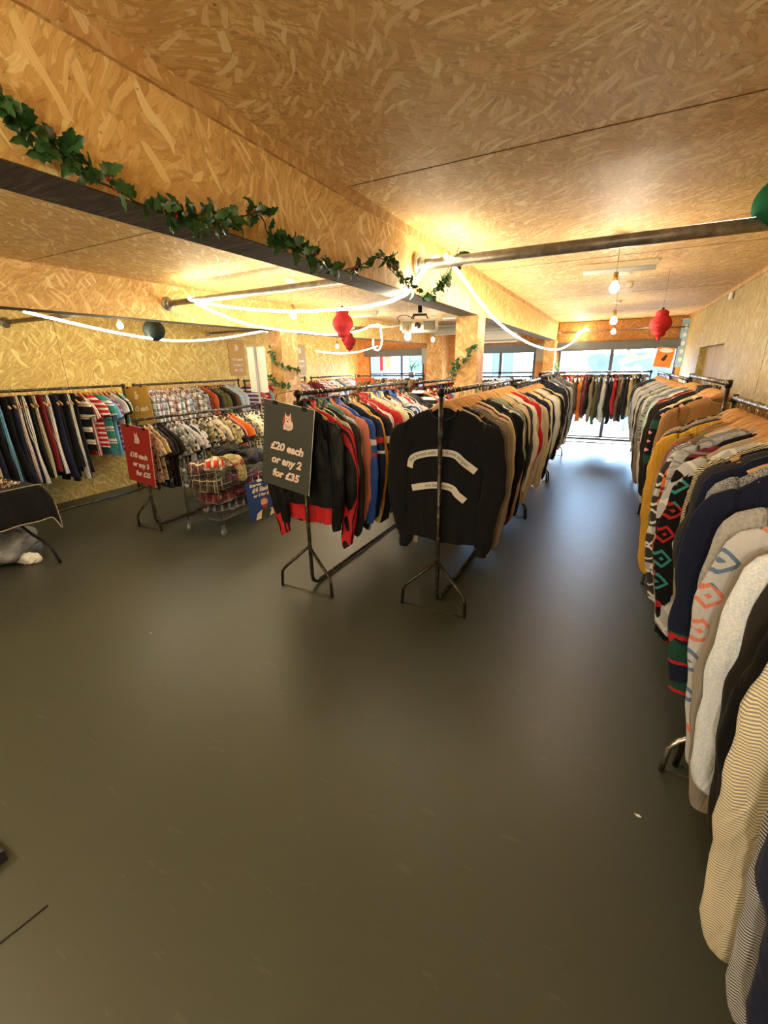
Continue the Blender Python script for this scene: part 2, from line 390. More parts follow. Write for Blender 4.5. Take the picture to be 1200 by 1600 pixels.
# ------------------------------------------------------------------ cloth materials
CLOTH = {}
C_ = {
 'black':'100f12','off-black':'26241f','navy':'171d36','charcoal':'3a3a3e','grey':'868684','light grey':'bcbdc0','pale blue':'b9cbe2','white':'e6e4de','cream':'dccfa6','beige':'c9b394',
 'sand':'b89e74','brown':'6a4a33','rust':'b4552b','tan':'a87a4a','red':'b8262a','dark red':'7c1f26','burgundy':'712a38','pink':'d9909a','salmon':'d67f66','orange':'e0752a','mustard':'d0942b','yellow':'dcc258',
 'olive':'5c5a35','sage green':'8ca878','bottle green':'1f4a3a','teal':'3a8f86','mint':'8cc4ac','blue':'2f56a8','sky blue':'6fa8cc','denim blue':'5f7796','purple':'6a3f7c','lilac':'a994c4','taupe':'8c7c6a','khaki':'8a8050','magenta':'b03a86'}
def cloth(c1, pat='plain', c2='white', c3='black'):
    key = (c1, pat, c2, c3)
    if key in CLOTH: return CLOTH[key]
    q = N('_'.join([c1.replace(' ', '_').replace('-', '_'), pat, 'cloth'])); A, B, D = lin(C_[c1]), lin(C_[c2]), lin(C_[c3])
    tc = q.t.nodes.new('ShaderNodeTexCoord'); sp = q.t.nodes.new('ShaderNodeSeparateXYZ'); q.t.links.new(tc.outputs['Object'], sp.inputs[0])
    X, Y, Z = sp.outputs; O = tc.outputs['Object']
    fr = lambda v, f, o=0: q.ma('FRACT', q.ma('ADD', q.ma('MULTIPLY', v, f), o+50))
    gt = lambda a, b: q.ma('GREATER_THAN', a, b)
    ab = lambda a: q.ma('ABSOLUTE', a)
    tri = lambda v, f, o=0: ab(q.ma('SUBTRACT', fr(v, f, o), .5))
    AN = lambda a, b: q.ma('MULTIPLY', a, b)
    fine = q.noise(O, 160, 2, .6).outputs[0]; soft = q.noise(O, 7, 3).outputs[0]
    col = A; bump = fine; bs = .15; bd = .002; ro = .88
    XY = q.ma('ADD', X, Y)
    if pat == 'marl':
        n_ = q.noise(O, 210, 3, .8).outputs[0]; col = q.mix(q.ramp(n_, [(.40, (0,0,0,1)), (.60, (1,1,1,1))]), A, B)
    elif pat == 'stripe':
        col = q.mix(gt(fr(Z, 14), .6), A, B)
    elif pat == 'wide':
        col = q.mix(gt(fr(Z, 5.5), .62), A, B); col = q.mix(gt(fr(Z, 5.5, .2), .93), col, D)
    elif pat == 'low':         # dark jumper, coloured figures only low on the sleeves and body
        lo = q.ma('LESS_THAN', Z, -.80); k = q.noise(O, 6, 1, .5, 1.0).outputs[0]
        col = q.mix(AN(lo, gt(k, .47)), A, D); col = q.mix(AN(lo, gt(fr(q.ma('ADD', Z, q.ma('MULTIPLY', k, .12)), 8), .83)), col, B)
    elif pat == 'band':
        m_ = AN(gt(Z, -.47), q.ma('LESS_THAN', Z, -.33)); col = q.mix(m_, A, B)
        m_ = AN(gt(Z, -.62), q.ma('LESS_THAN', Z, -.58)); col = q.mix(m_, col, D)
    elif pat == 'plaid':
        col = q.mix(AN(gt(fr(Z, 9), .6), .6), A, B); col = q.mix(AN(gt(fr(XY, 9), .6), .6), col, B)
        col = q.mix(gt(fr(XY, 9, .35), .92), col, D); col = q.mix(gt(fr(Z, 9, .35), .92), col, D)
    elif pat == 'fair':
        d_ = q.ma('ADD', tri(XY, 11), tri(Z, 9)); col = q.mix(AN(gt(d_, .38), q.ma('LESS_THAN', d_, .52)), A, B)
        col = q.mix(gt(fr(Z, 4.5), .8), col, D); col = q.mix(AN(gt(fr(Z, 4.5), .84), gt(tri(XY, 22), .25)), col, B)
        bs = .3
    elif pat == 'diamond':
        d_ = q.ma('ADD', tri(XY, 5), tri(Z, 3.6)); col = q.mix(AN(gt(d_, .42), q.ma('LESS_THAN', d_, .52)), A, B); col = q.mix(q.ma('LESS_THAN', d_, .17), col, B)
        col = q.mix(gt(d_, .80), col, D)
    elif pat == 'motif':
        d_ = q.ma('ADD', tri(XY, 9), tri(Z, 8)); k = q.noise(O, 4, 1).outputs[0]
        mo = q.mix(gt(k, .5), B, D); col = q.mix(AN(gt(d_, .25), q.ma('LESS_THAN', d_, .38)), A, mo); col = q.mix(q.ma('LESS_THAN', d_, .08), col, mo)
    elif pat == 'heart':
        d_ = q.ma('ADD', tri(XY, 16), tri(Z, 13)); col = q.mix(q.ma('LESS_THAN', d_, .3), A, B); col = q.mix(gt(fr(Z, 3.2), .75), col, D)
    elif pat == 'chevron':
        z_ = q.ma('ADD', Z, q.ma('MULTIPLY', tri(XY, 8), .07)); col = q.mix(gt(fr(z_, 46), .5), A, B)
    elif pat == 'herring':
        z_ = q.ma('ADD', Z, q.ma('MULTIPLY', tri(XY, 30), .02)); col = q.mix(gt(fr(z_, 120), .5), A, B)
    elif pat == 'rib':
        bump = tri(XY, 60); bs = .8; bd = .006; col = q.mix(q.ma('MULTIPLY', q.noise(O, 90, 2).outputs[0], .5), A, B)
    elif pat == 'cable':
        w_ = q.ma('SINE', q.ma('ADD', q.ma('MULTIPLY', XY, 110), q.ma('MULTIPLY', q.ma('SINE', q.ma('MULTIPLY', Z, 90)), 1.6))); bump = w_; bs = 1; bd = .008
    elif pat == 'camo':
        a_ = q.noise(O, 16, 3, .6, .6).outputs[0]; b2 = q.noise(q.co('Object', loc=(4, 3, 1)), 20, 3, .6, .4).outputs[0]
        col = q.mix(gt(a_, .52), A, B); col = q.mix(gt(b2, .58), col, D)
    elif pat == 'floral':
        vo = q.n('ShaderNodeTexVoronoi', dict(feature='F1'), Vector=O, Scale=26.0); s_ = q.n('ShaderNodeSeparateColor'); q.put(s_.inputs[0], vo.outputs['Color'])
        col = q.mix(AN(q.ma('LESS_THAN', vo.outputs['Distance'], .42), gt(s_.outputs[0], .35)), A, B); col = q.mix(AN(q.ma('LESS_THAN', vo.outputs['Distance'], .30), gt(s_.outputs[1], .6)), col, D)
    elif pat == 'patch':
        vo = q.n('ShaderNodeTexVoronoi', dict(feature='F1', distance='CHEBYCHEV'), Vector=q.co('Object', (1, .15, .8)), Scale=8.0, Randomness=.35); s_ = q.n('ShaderNodeSeparateColor'); q.put(s_.inputs[0], vo.outputs['Color'])
        col = q.ramp(s_.outputs[0], [(0, A), (.3, B), (.52, D), (.76, lin(C_['taupe']))], 'CONSTANT'); n_ = q.noise(O, 190, 3, .8).outputs[0]; col = q.mix(AN(n_, .3), col, lin('c8bda8'))
    elif pat == 'three':       # three stripes down the outside of a sleeve or leg
        m_ = AN(gt(tri(Y, 95, .25), .2), q.ma('LESS_THAN', ab(Y), .0185)); col = q.mix(AN(m_, gt(ab(X), .12)), A, B); ro = .6
    elif pat == 'panel':       # contrast shoulder and side panels of a sports jacket
        m_ = q.ma('LESS_THAN', q.ma('ADD', ab(q.ma('SUBTRACT', Z, -.40)), q.ma('MULTIPLY', X, .15)), .08); col = q.mix(m_, A, B)
        m_ = q.ma('LESS_THAN', ab(q.ma('ADD', Z, .50)), .012); col = q.mix(m_, col, D); ro = .5; bump = q.noise(O, 14, 4).outputs[0]; bs = .35; bd = .02
    elif pat == 'nylon':
        ro = .45; bump = q.noise(q.co('Object', (1, 1, .5)), 13, 5, .6).outputs[0]; bs = .5; bd = .02
    elif pat == 'leather':
        ro = .42; n_ = q.noise(O, 9, 5, .65).outputs[0]; bump = n_; bs = .5; bd = .01; col = q.mix(AN(n_, .6), A, tuple(v*.55 for v in A[:3])+(1,))
    elif pat == 'fleece':
        ro = .95; bump = q.noise(O, 70, 3, .7).outputs[0]; bs = .5; bd = .006
    elif pat == 'denim':
        n_ = q.noise(O, 8, 4, .6).outputs[0]; col = q.mix(n_, A, B)
    col = q.mix(q.ma('MULTIPLY', soft, .25), col, (.0, .0, .0, 1)) if pat in ('plain', 'fleece') else col
    fold = q.noise(q.co('Object', (9, 9, 2.0)), 1.6, 4, .6, .8).outputs[0]
    b1 = q.t.nodes.new('ShaderNodeBump'); b1.inputs['Strength'].default_value = .55; b1.inputs['Distance'].default_value = .035; q.put(b1.inputs['Height'], fold)
    m = q.done(col, ro, bump=bump, bstr=bs, bdist=bd, spec=.25)
    q.t.links.new(b1.outputs[0], [x for x in q.t.nodes if x.bl_idname == 'ShaderNodeBump' and x != b1][0].inputs['Normal'])
    m.node_tree.nodes['Principled BSDF'].inputs['Sheen Weight'].default_value = .04 if ro > .8 else 0
    CLOTH[key] = m; return m

# ------------------------------------------------------------------ garment and hanger meshes (origin = contact with the rail, x across, y along rail)
def hang_z(x):
    x = abs(x)
    return -.088-.070*(min(x, .21)/.21)**1.35-(max(x-.21, 0))*.95
def torso(rng, W, L, T, neck=.095, dip=.075, flare=.02, nx=21, nz=14, coll='crew', open_front=False):
    P = []; k1, p1, k2, p2 = rng.uniform(16, 26), rng.uniform(0, 6), rng.uniform(35, 50), rng.uniform(0, 6)
    hk, hp = rng.uniform(8, 14), rng.uniform(0, 6)
    def pt(x, v, s):
        zt = hang_z(x)+.006
        if abs(x) < neck: zt -= (dip if s < 0 else .018)*(1-(x/neck)**2)**.7
        zb = -L+.012*sin(hk*x+hp)
        z = zt+(zb-zt)*v
        xx = x*(1+flare*v-.05*sin(pi*v))
        e = 1-abs(x/W)**3
        t = max(T*.22, .0105)*e+T*.78*min(1, v*2.2)*e*(1+.25*sin(k2*x+p2)*v)
        d = .010*v*(sin(k1*x+p1+1.5*v)+.5*sin(k2*x+p2+2*v))*e
        return (xx, s*t+d, z)
    cols = [W*sin(pi/2*(2*i/(nx-1)-1))*.35+W*(2*i/(nx-1)-1)*.65 for i in range(nx)]
    m = MB(); vs = []; fs = []
    for j in range(nz):
        v = (j/(nz-1))
        for x in cols: vs.append(pt(x, v, -1))
        for x in cols[1:-1][::-1]: vs.append(pt(x, v, 1))
    R = 2*nx-2
    for j in range(nz-1):
        for k in range(R): fs.append((j*R+k, (j+1)*R+k, (j+1)*R+(k+1) % R, j*R+(k+1) % R))
    # close the shoulders (outside the neck) between front and back sheets
    for i in range(nx-1):
        xa, xb = cols[i], cols[i+1]
        if min(abs(xa), abs(xb)) >= neck-.02:
            a, b_ = i, i+1; c = (R-i) % R; d = (R-i-1) % R
            q4 = [a, b_, d, c] if i not in (0, nx-2) else ([0, 1, R-1] if i == 0 else [a, b_, d])
            fs.append(tuple(q4))
    m.add(vs, fs, 0, True); return m, pt
def sleeve(rng, s, W, Lb, full=True, n=16, fat=1.0):
    j = lambda a: rng.uniform(-a, a)
    if full:
        P = [(W-.085, hang_z(W-.085)-.055), (W-.03, hang_z(W-.03)-.085), (W+.012, -.30+j(.01)), (W+.04+j(.012), -.46), (W+.048+j(.02), -.63), (W+.036+j(.02), -.80), (W+.012+j(.02), -Lb+.05), (W+.008+j(.01), -Lb)]
        ra = [.052, .084, .088, .080, .073, .066, .052, .044]; ry = [.008, .018, .024, .026, .026, .024, .020, .019]
    else:
        P = [(W-.085, hang_z(W-.085)-.055), (W-.03, hang_z(W-.03)-.085), (W+.015, -.30), (W+.05+j(.015), -.40+j(.02))]
        ra = [.052, .084, .092, .098]; ry = [.008, .017, .022, .022]
    C = smooth_path([(x, 0, z) for x, z in P], 5); m = len(C)
    vs = []; fs = []; ph, kk = rng.uniform(0, 6), rng.uniform(20, 34); ph2 = rng.uniform(0, 6)
    for i, c in enumerate(C):
        d = (C[min(i+1, m-1)]-C[max(i-1, 0)]).normalized(); nn = Vector((-d.z, 0, d.x)); t = i/(m-1)*(len(ra)-1); a = int(min(t, len(ra)-2)); f = t-a
        A = (ra[a]*(1-f)+ra[a+1]*f)*fat; B = (ry[a]*(1-f)+ry[a+1]*f)
        wob = 1+.028*sin(kk*.6*c.z+ph)*min(1, i/9)
        for k in range(n):
            an = 2*pi*k/n; cc, ss = cos(an), sin(an)
            r = wob*(1+.045*sin(3*an+kk*1.3*c.z+ph2)*min(1, i/7))
            p = c+nn*(A*r*cc)+Vector((0, B*r*ss*(1+.15*sin(kk*.8*c.z+an)), 0)); p.y += .008*sin(kk*.35*c.z+ph)*min(1, i/9)
            vs.append((s*p.x, p.y, p.z))
    for i in range(m-1):
        for k in range(n):
            f = (i*n+k, i*n+(k+1) % n, (i+1)*n+(k+1) % n, (i+1)*n+k); fs.append(f if s > 0 else f[::-1])
    vs_c = len(vs); vs.append((s*C[0].x, 0, C[0].z)); fs += [(vs_c, (k+1) % n, k) for k in range(n)]
    # turned-in end so the opening looks like a cuff
    b0 = (m-1)*n; ctr = Vector(C[-1]); o = len(vs)
    for k in range(n):
        p = Vector(vs[b0+k]); c3 = Vector((s*ctr.x, ctr.y, ctr.z)); vs.append(tuple(c3+(p-c3)*.7+Vector((0, 0, .03))))
    fs += [(b0+k, b0+(k+1) % n, o+(k+1) % n, o+k) for k in range(n)]
    return MB().add(vs, fs, 0, True)
def collar(kind, pt, neck, T):
    m = MB(); K = 9
    fr_ = [Vector(pt(neck*(2*i/(K-1)-1)*.98, 0, -1)) for i in range(K)]
    bk = [Vector(pt(neck*(2*i/(K-1)-1)*.98, 0, 1)) for i in range(K)][::-1]
    for i in range(1, K-1):
        e = 1-(2*i/(K-1)-1)**2
        fr_[i].y -= .020*e; bk[i].y += .016*e
    ring = fr_+bk[1:-1]
    if kind == 'crew':
        m.tube(ring, .008, 6, closed=True)
    else:                                   # folded shirt or jacket collar standing round the neck
        h = .038 if kind == 'shirt' else .055
        vs = []; n = len(ring)
        for i, p in enumerate(ring):
            f = i < K; e = abs(2*i/(K-1)-1) if f else 1
            up = h*(.35+.65*e) if f else h
            out = Vector((p.x*.06, (-.010 if f else .012), 0))
            vs += [p, p+Vector((0, 0, up))+out*.4, p+Vector((0, 0, up*.15))+out*1.9+Vector((0, (-.012 if f else .012), -.012))]
        fs = []
        for i in range(n):
            jn = (i+1) % n
            if kind != 'stand' and i == K//2: continue
            fs += [(3*i, 3*jn, 3*jn+1, 3*i+1), (3*i+1, 3*jn+1, 3*jn+2, 3*i+2)]
        m.add(vs, fs, 0, True)
    return m
def hanger_mesh():
    P = [(-.21, 0, hang_z(.21)-.024), (-.17, 0, hang_z(.17)-.016), (-.10, 0, hang_z(.10)-.010), (-.045, 0, -.088), (0, 0, -.078), (.045, 0, -.088), (.10, 0, hang_z(.10)-.010), (.17, 0, hang_z(.17)-.016), (.21, 0, hang_z(.21)-.024)]
    C = smooth_path(P, 3); hh = lambda x: .013+.010*exp(-(x/.06)**2); vs = []; fs = []
    for i, c in enumerate(C):
        d = (C[min(i+1, len(C)-1)]-C[max(i-1, 0)]).normalized(); nn = Vector((-d.z, 0, d.x)); h = hh(c.x)
        for a, b_ in ((-.006, -h), (.006, -h), (.0065, h*.6), (.003, h), (-.003, h), (-.0065, h*.6)): vs.append(c+nn*b_+Vector((0, a, 0)))
    m = len(C)
    for i in range(m-1):
        for k in range(6): fs.append((i*6+k, i*6+(k+1) % 6, (i+1)*6+(k+1) % 6, (i+1)*6+k))
    fs += [tuple(range(6))[::-1], tuple((m-1)*6+k for k in range(6))]
    a = MB().add(vs, fs, 0, True)
    hk = [(0, 0, -.065), (0, 0, -.030)]+[(.0165*cos(t)-.0*1, 0, .002+.0195*sin(t)) for t in [-pi/2+.15, -.5, 0, .5, 1.0, pi/2, 2.2, 2.8, 3.4]]
    return a.mesh('hanger_wood'), MB().tube(smooth_path(hk, 2), .0021, 5).mesh('hanger_hook')
def trousers(rng, L=1.0):
    m = MB(); n = 10
    for s in (-1, 1):
        P = [(s*.085, -.06), (s*.09, -.2), (s*.085+rng.uniform(-.01, .01), -.5), (s*.10, -.8), (s*(.115+rng.uniform(0, .03)), -L)]
        C = smooth_path([(x, 0, z) for x, z in P], 4); ph = rng.uniform(0, 6); vs = []; fs = []
        yo = s*rng.uniform(.004, .012)
        for i, c in enumerate(C):
            t = i/(len(C)-1); A = .088*(1-.06*t)+.012*sin(t*5+ph)*t; B = .018+.016*t
            for k in range(n):
                an = 2*pi*k/n; vs.append((c.x+A*cos(an), yo*t+B*sin(an)*(1+.2*sin(9*t+3*an))+.012*t*sin(6*t+ph), c.z))
        for i in range(len(C)-1):
            for k in range(n): fs.append((i*n+k, (i+1)*n+k, (i+1)*n+(k+1) % n, i*n+(k+1) % n))
        fs.append(tuple(range(n)))
        m.add(vs, fs, 0, True)
    return m
def clip_hanger():
    a = MB().tube([(-.17, 0, -.05), (.17, 0, -.05)], .003, 6)
    b_ = MB().tube(smooth_path([(0, 0, -.05), (0, 0, -.03)]+[(.0165*cos(t), 0, .002+.0195*sin(t)) for t in [-pi/2+.15, -.5, 0, .5, 1.0, pi/2, 2.2, 2.8, 3.4]], 2), .0021, 5)
    c = MB()
    for s in (-1, 1): c.box((s*.15-.012, -.008, -.085), (s*.15+.012, .008, -.045))
    return a.mesh('hanger_bar'), b_.mesh('hanger_hook'), c.mesh('hanger_clips')
HW, HH = hanger_mesh(); CB, CH, CC = clip_hanger()
HW.materials.append(M_WOOD); HH.materials.append(M_CHROME); CB.materials.append(M_CHROME); CH.materials.append(M_CHROME); CC.materials.append(M_BLACK)

SPEC = {   # W, L, T, sleeve length (None = short), neck, dip, collar
 'sweatshirt': (.275, .93, .030, 1.11, .095, .085, 'crew'),
 'jumper':     (.275, .90, .034, 1.12, .090, .075, 'crew'),
 'jacket':     (.285, .92, .032, 1.09, .080, .050, 'stand'),
 'shirt':      (.265, .80, .018, .96, .072, .055, 'shirt'),
 'short_shirt':(.255, .76, .018, None, .072, .060, 'shirt'),
 't_shirt':    (.250, .86, .016, None, .095, .085, 'crew'),
 'coat':       (.270, .88, .034, .98, .080, .060, 'stand'),
}
NAME = {'short_shirt': 'shirt'}
NICE = {'sweatshirt': 'sweatshirt', 'jumper': 'knitted jumper', 'jacket': 'jacket', 'shirt': 'long-sleeved shirt', 'short_shirt': 'short-sleeved shirt', 't_shirt': 't-shirt', 'coat': 'jacket', 'trousers': 'track trousers'}
LIB = {}
def lib(kind, var):
    if (kind, var) in LIB: return LIB[kind, var]
    rng = random.Random(hash_(kind)*31+var)
    if kind == 'trousers':
        LIB[kind, var] = dict(torso=trousers(rng, rng.uniform(1.06, 1.20)).mesh('trousers')); return LIB[kind, var]
    W, L, T, SL, nk, dip, co = SPEC[kind]
    L += rng.uniform(-.03, .03)
    m, pt = torso(rng, W, L, T, nk, dip, rng.uniform(0, .05))
    c = collar(co, pt, nk, T)
    sv = [sleeve(rng, s, W, (SL or 1)+rng.uniform(-.03, .03), SL is not None) for s in (-1, 1)]
    allm = MB()
    for k in [m]+sv+[c]: allm.add(k.v, k.f, 0, True)
    LIB[kind, var] = dict(torso=m.mesh(kind), sl=[k.mesh('sleeve') for k in sv], co=c.mesh('collar'), all=allm.mesh(kind), pt=pt, SL=SL)
    return LIB[kind, var]
def hash_(s): return sum((i+1)*ord(c) for i, c in enumerate(s))
MESHM = {}
def inst(name, me, mat, parent=None):
    """an object sharing mesh data, its material held by the object"""
    if not me.materials: me.materials.append(None)
    o = bpy.data.objects.new(name, me); COL.objects.link(o)
    o.material_slots[0].link = 'OBJECT'; o.material_slots[0].material = mat
    if parent is not None: o.parent = parent
    return o
PATW = {'plain': '', 'low': 'low-patterned', 'marl': 'marl', 'stripe': 'striped', 'wide': 'broad-striped', 'band': 'chest-banded', 'plaid': 'checked', 'fair': 'fair-isle patterned', 'diamond': 'diamond patterned', 'motif': 'motif patterned', 'heart': 'heart patterned', 'chevron': 'chevron patterned', 'herring': 'herringbone', 'rib': 'ribbed', 'cable': 'cable', 'camo': 'mottled print', 'floral': 'floral print', 'patch': 'patchwork', 'three': 'side-striped', 'panel': 'two-tone', 'nylon': 'nylon', 'leather': 'leather', 'fleece': 'fleecy', 'denim': 'denim'}
ORD = ['first', 'second', 'third', 'fourth', 'fifth', 'sixth', 'seventh', 'eighth', 'ninth', 'tenth', 'eleventh', 'twelfth', 'thirteenth', 'fourteenth', 'fifteenth', 'sixteenth', 'seventeenth', 'eighteenth', 'nineteenth', 'twentieth']
def ordinal(i):
    if i < 20: return ORD[i]
    t = ['twenty', 'thirty', 'forty'][(i+1)//10-2]; u = (i+1) % 10
    return t+'-'+ORD[u-1] if u else {'twenty': 'twentieth', 'thirty': 'thirtieth', 'forty': 'fortieth'}[t]
NH = [0]; REST = []
def garment(kind, mat, loc, rz, var, sx=1, sz=1, far=False, smat=None, cmat=None, tilt=0, hanger=True, thick=1.0, hm=None):
    Lb = lib(kind, var); nm = NAME.get(kind, kind)
    if kind == 'trousers' or far:
        o = inst(nm, Lb['torso'] if kind == 'trousers' else Lb['all'], mat)
    else:
        o = inst(nm, Lb['torso'], mat)
        for s_ in Lb['sl']: inst('sleeve', s_, smat or mat, o)
        inst('collar', Lb['co'], cmat or mat, o)
    o.location = loc; o.rotation_euler = (tilt, 0, rz); o.scale = (sx, thick, sz)
    h = None
    if hanger and NH[0] < 298:
        NH[0] += 1
        h = empty('clothes_hanger', loc, rz)
        if kind == 'trousers': parts = (('bar', CB), ('hook', CH), ('clips', CC))
        else: parts = (('shoulder_bar', HW), ('hook', HH))
        for n_, me in parts:
            c = bpy.data.objects.new(n_, me); COL.objects.link(c); c.parent = h
            if hm and n_ == 'shoulder_bar': c.material_slots[0].link = 'OBJECT'; c.material_slots[0].material = hm
    elif hanger: REST.append((Matrix.Translation(Vector(loc)) @ Matrix.Rotation(rz, 4, 'Z'), kind))
    return o, h
def parse(s):
    p = s.split(':'); kind = p[0]; c1 = p[1]; pat = p[2] if len(p) > 2 and p[2] else 'plain'
    c2 = p[3] if len(p) > 3 else 'white'; c3 = p[4] if len(p) > 4 else 'black'; sl_ = p[5] if len(p) > 5 and p[5] else None; cc = p[6] if len(p) > 6 else None
    return kind, c1, pat, c2, c3, sl_, cc
def desc(s):
    kind, c1, pat, c2, c3, sl_, cc = parse(s)
    two = pat not in ('plain', 'cable', 'nylon', 'leather', 'fleece', 'denim', 'rib', 'marl')
    return ' '.join(x for x in ((c1+' and '+c2 if two else c1), PATW[pat], NICE[kind]) if x)
USED = {}
def fill(key, items, place, group, axis='y', start=.05, end=None, sp=.06, jit=8, far=False, rz0=0, hangers=True, thick=1.0, hm=None):
    """hang the listed garments one after another along a rail"""
    rng = random.Random(hash_(key+group)); R = RK[key]; made = []
    x, y0, z = R[0], R[1], R[3]; n = len(items)
    for i, s in enumerate(items):
        kind, c1, pat, c2, c3, sl_, cc = parse(s)
        d = start+sp*i+rng.uniform(-.3, .3)*sp*.5
        loc = (x, y0+d, z+.0) if axis == 'y' else (x+d, y0, z)
        sh = rng.uniform(-.022, .022); loc = (loc[0]+sh*.4, loc[1], z-.002)
        rz = rz0+radians(rng.uniform(-jit, jit))+(pi/2 if axis == 'x' else 0)
        if rng.random() < .5: rz += pi
        o, h = garment(kind, cloth(c1, pat, c2, c3), loc, rz, rng.randrange(6), rng.uniform(.87, 1.07), rng.uniform(.87, 1.06), far,
                       cloth(*sl_.split('/')) if sl_ else None, cloth(cc) if cc else None, hanger=hangers, thick=thick*rng.uniform(.9, 1.25), hm=hm)
        wo_ = ordinal(i); dd = desc(s)
        pl = place[3:]; pv = parse(items[i-1])[1] if i else None
        lab = f'{dd} after the {pv} one, {wo_} along {pl}' if pv and pv != c1 else f'{dd}, {wo_} along {pl}'
        if len(lab.split()) > 16: lab = f'{dd}, {wo_} along {pl}'
        if len(lab.split()) > 16: lab = f'{dd}, {wo_} along {pl}'.replace('knitted ', '').replace('patterned ', '')
        tag(o, lab, 'trousers' if kind == 'trousers' else {'short_shirt': 'shirt', 't_shirt': 't-shirt', 'coat': 'jacket'}.get(kind, kind), group)
        made.append(o)
        if h: tag(h, f'{"metal clip" if kind == "trousers" else ("black plastic" if hm else "pale wooden")} hanger of the {wo_} garment {place}', 'hanger', 'hangers '+place)
    return made
def pool(rng, n, *opts):
    o = []; last = None
    while len(o) < n:
        c = rng.choice(opts)
        if c != last: o.append(c); last = c
    return o
rng = random.Random(7)
# right wall, rail by rail, nearest garment first
J = 'jumper'; S = 'sweatshirt'; K = 'jacket'
R0 = [f'{J}:navy:wide:red:bottle green', f'{J}:navy:wide:red:teal', f'{J}:navy:plain', f'{J}:charcoal:herring:light grey', f'{J}:grey:herring:cream', f'{J}:beige:marl:cream', f'{J}:black:plain', f'{J}:off-black:plain', f'{S}:pale blue:marl:white', f'{S}:grey:marl:taupe', f'{J}:light grey:motif:denim blue:salmon', f'{J}:grey:rib:white']
R1 = [f'{J}:navy:low:red:bottle green', f'{S}:light grey:marl:charcoal', f'{S}:navy:fleece', f'{S}:navy:plain', f'{S}:charcoal:fleece', f'{S}:black:plain', f'{J}:black:herring:cream', f'{J}:light grey:diamond:white:black', f'{J}:black:motif:teal:red', f'{S}:beige:plain', f'{J}:black:wide:burgundy:grey',
      f'{J}:light grey:cable', f'{J}:orange:fair:dark red:black', f'{J}:light grey:herring:charcoal', f'{J}:charcoal:fair:white:light grey', f'{J}:light grey:marl:white', f'{J}:olive:patch:burgundy:taupe', f'{J}:tan:plain', f'{J}:off-black:plain', f'{J}:mustard:rib:yellow', f'{J}:charcoal:plain', f'{J}:beige:marl:brown', f'{J}:black:fair:taupe:navy']
R2 = [f'{J}:tan:plain', f'{J}:taupe:chevron:beige', f'{J}:black:heart:pink:bottle green', f'{J}:navy:marl:grey', f'{J}:burgundy:plain', f'{J}:cream:cable', f'{J}:cream:cable', f'{J}:cream:cable', f'{J}:beige:rib:cream', f'{K}:off-black:fleece', f'{J}:brown:camo:black:taupe', f'{K}:black:leather', f'{J}:salmon:plain', f'{J}:grey:marl:white', f'{J}:dark red:plain', f'{J}:charcoal:plain',
      f'{S}:teal:three:white', f'{S}:grey:marl:light grey', f'{S}:mint:plain', f'{J}:charcoal:marl:grey', f'{J}:denim blue:plain', f'{J}:grey:cable', f'{J}:sage green:plain', f'{J}:light grey:plain', f'{J}:navy:plain']
G1 = [f'{J}:{c}:{p}' for c in ('grey', 'charcoal', 'denim blue', 'sage green', 'taupe', 'off-black', 'light grey', 'bottle green') for p in ('plain', 'marl:white', 'cable')]
fill('R0', R0, 'of the bottom-right rail', 'jumpers on the closest right wall rail', start=.55, sp=.102, jit=8)
mk = fill('R1', R1, 'of the right-wall rail with chrome legs', 'jumpers on the second right wall rail', start=.04, sp=.0735, jit=9)
for i_, k_ in ((1, .90), (3, .92), (4, .90), (5, .86), (6, .90), (7, 1.10), (8, 1.04), (10, .92), (12, 1.05), (14, 1.05), (16, 1.06), (19, 1.12)):
    mk[i_].scale = (k_, 1.1, .90+.12*(k_ > 1)+.03*(i_ % 3))
fill('R2', R2, 'of the rail below the wall opening', 'jumpers on the third right wall rail', start=.05, sp=.069, jit=8)
fill('R3', pool(rng, 25, *G1), 'of the right-wall rail one before the last', 'jumpers on the fourth right wall rail', sp=.066)
fill('R4', pool(rng, 30, *G1, f'{K}:denim blue:denim:pale blue'), 'of the right-wall rail nearest the window', 'tops on the right wall rail nearest the window', sp=.070, far=True)
# centre rails
A = [f'{S}:beige:plain', f'{S}:black:plain', f'{S}:navy:plain', f'{S}:taupe:plain', f'{S}:navy:plain', f'{S}:beige:plain:white:black::dark red', f'{S}:dark red:plain', f'{S}:cream:plain', f'{S}:black:plain', f'{S}:black:plain', f'{S}:black:three:white', f'{S}:dark red:plain', f'{S}:grey:plain', f'{S}:sand:plain', f'{S}:sage green:plain', f'{S}:black:plain', f'{S}:taupe:plain', f'{S}:sand:marl:beige', f'{S}:beige:plain',
     f'{S}:charcoal:plain', f'{S}:navy:plain', f'{S}:beige:marl:white', f'{S}:sand:plain', f'{S}:cream:plain', f'{S}:navy:plain', f'{S}:red:plain', f'{S}:grey:marl:white', f'{S}:beige:plain', f'{S}:black:plain', f'{S}:light grey:plain']
fill('A', A, 'of the rail behind the taped sweatshirt', 'sweatshirts on the right centre rail', start=.155, sp=.068, jit=4)
fill('B', pool(rng, 24, f'{S}:beige:plain', f'{S}:sand:plain', f'{S}:black:plain', f'{S}:navy:plain', f'{S}:light grey:marl:white', f'{S}:cream:plain', f'{S}:charcoal:plain', f'{S}:dark red:plain'), 'of the middle rail right of the main post', 'sweatshirts on the second right centre rail', sp=.070, jit=5)
fill('C', pool(rng, 27, f'{K}:navy:nylon', f'{K}:blue:nylon', f'{K}:charcoal:denim:grey', f'{K}:denim blue:denim:pale blue', f'{K}:light grey:nylon', f'{K}:off-black:nylon', f'{K}:navy:three:white'), 'of the blue jacket rail near the window', 'jackets on the centre rail near the window', sp=.070, far=True)
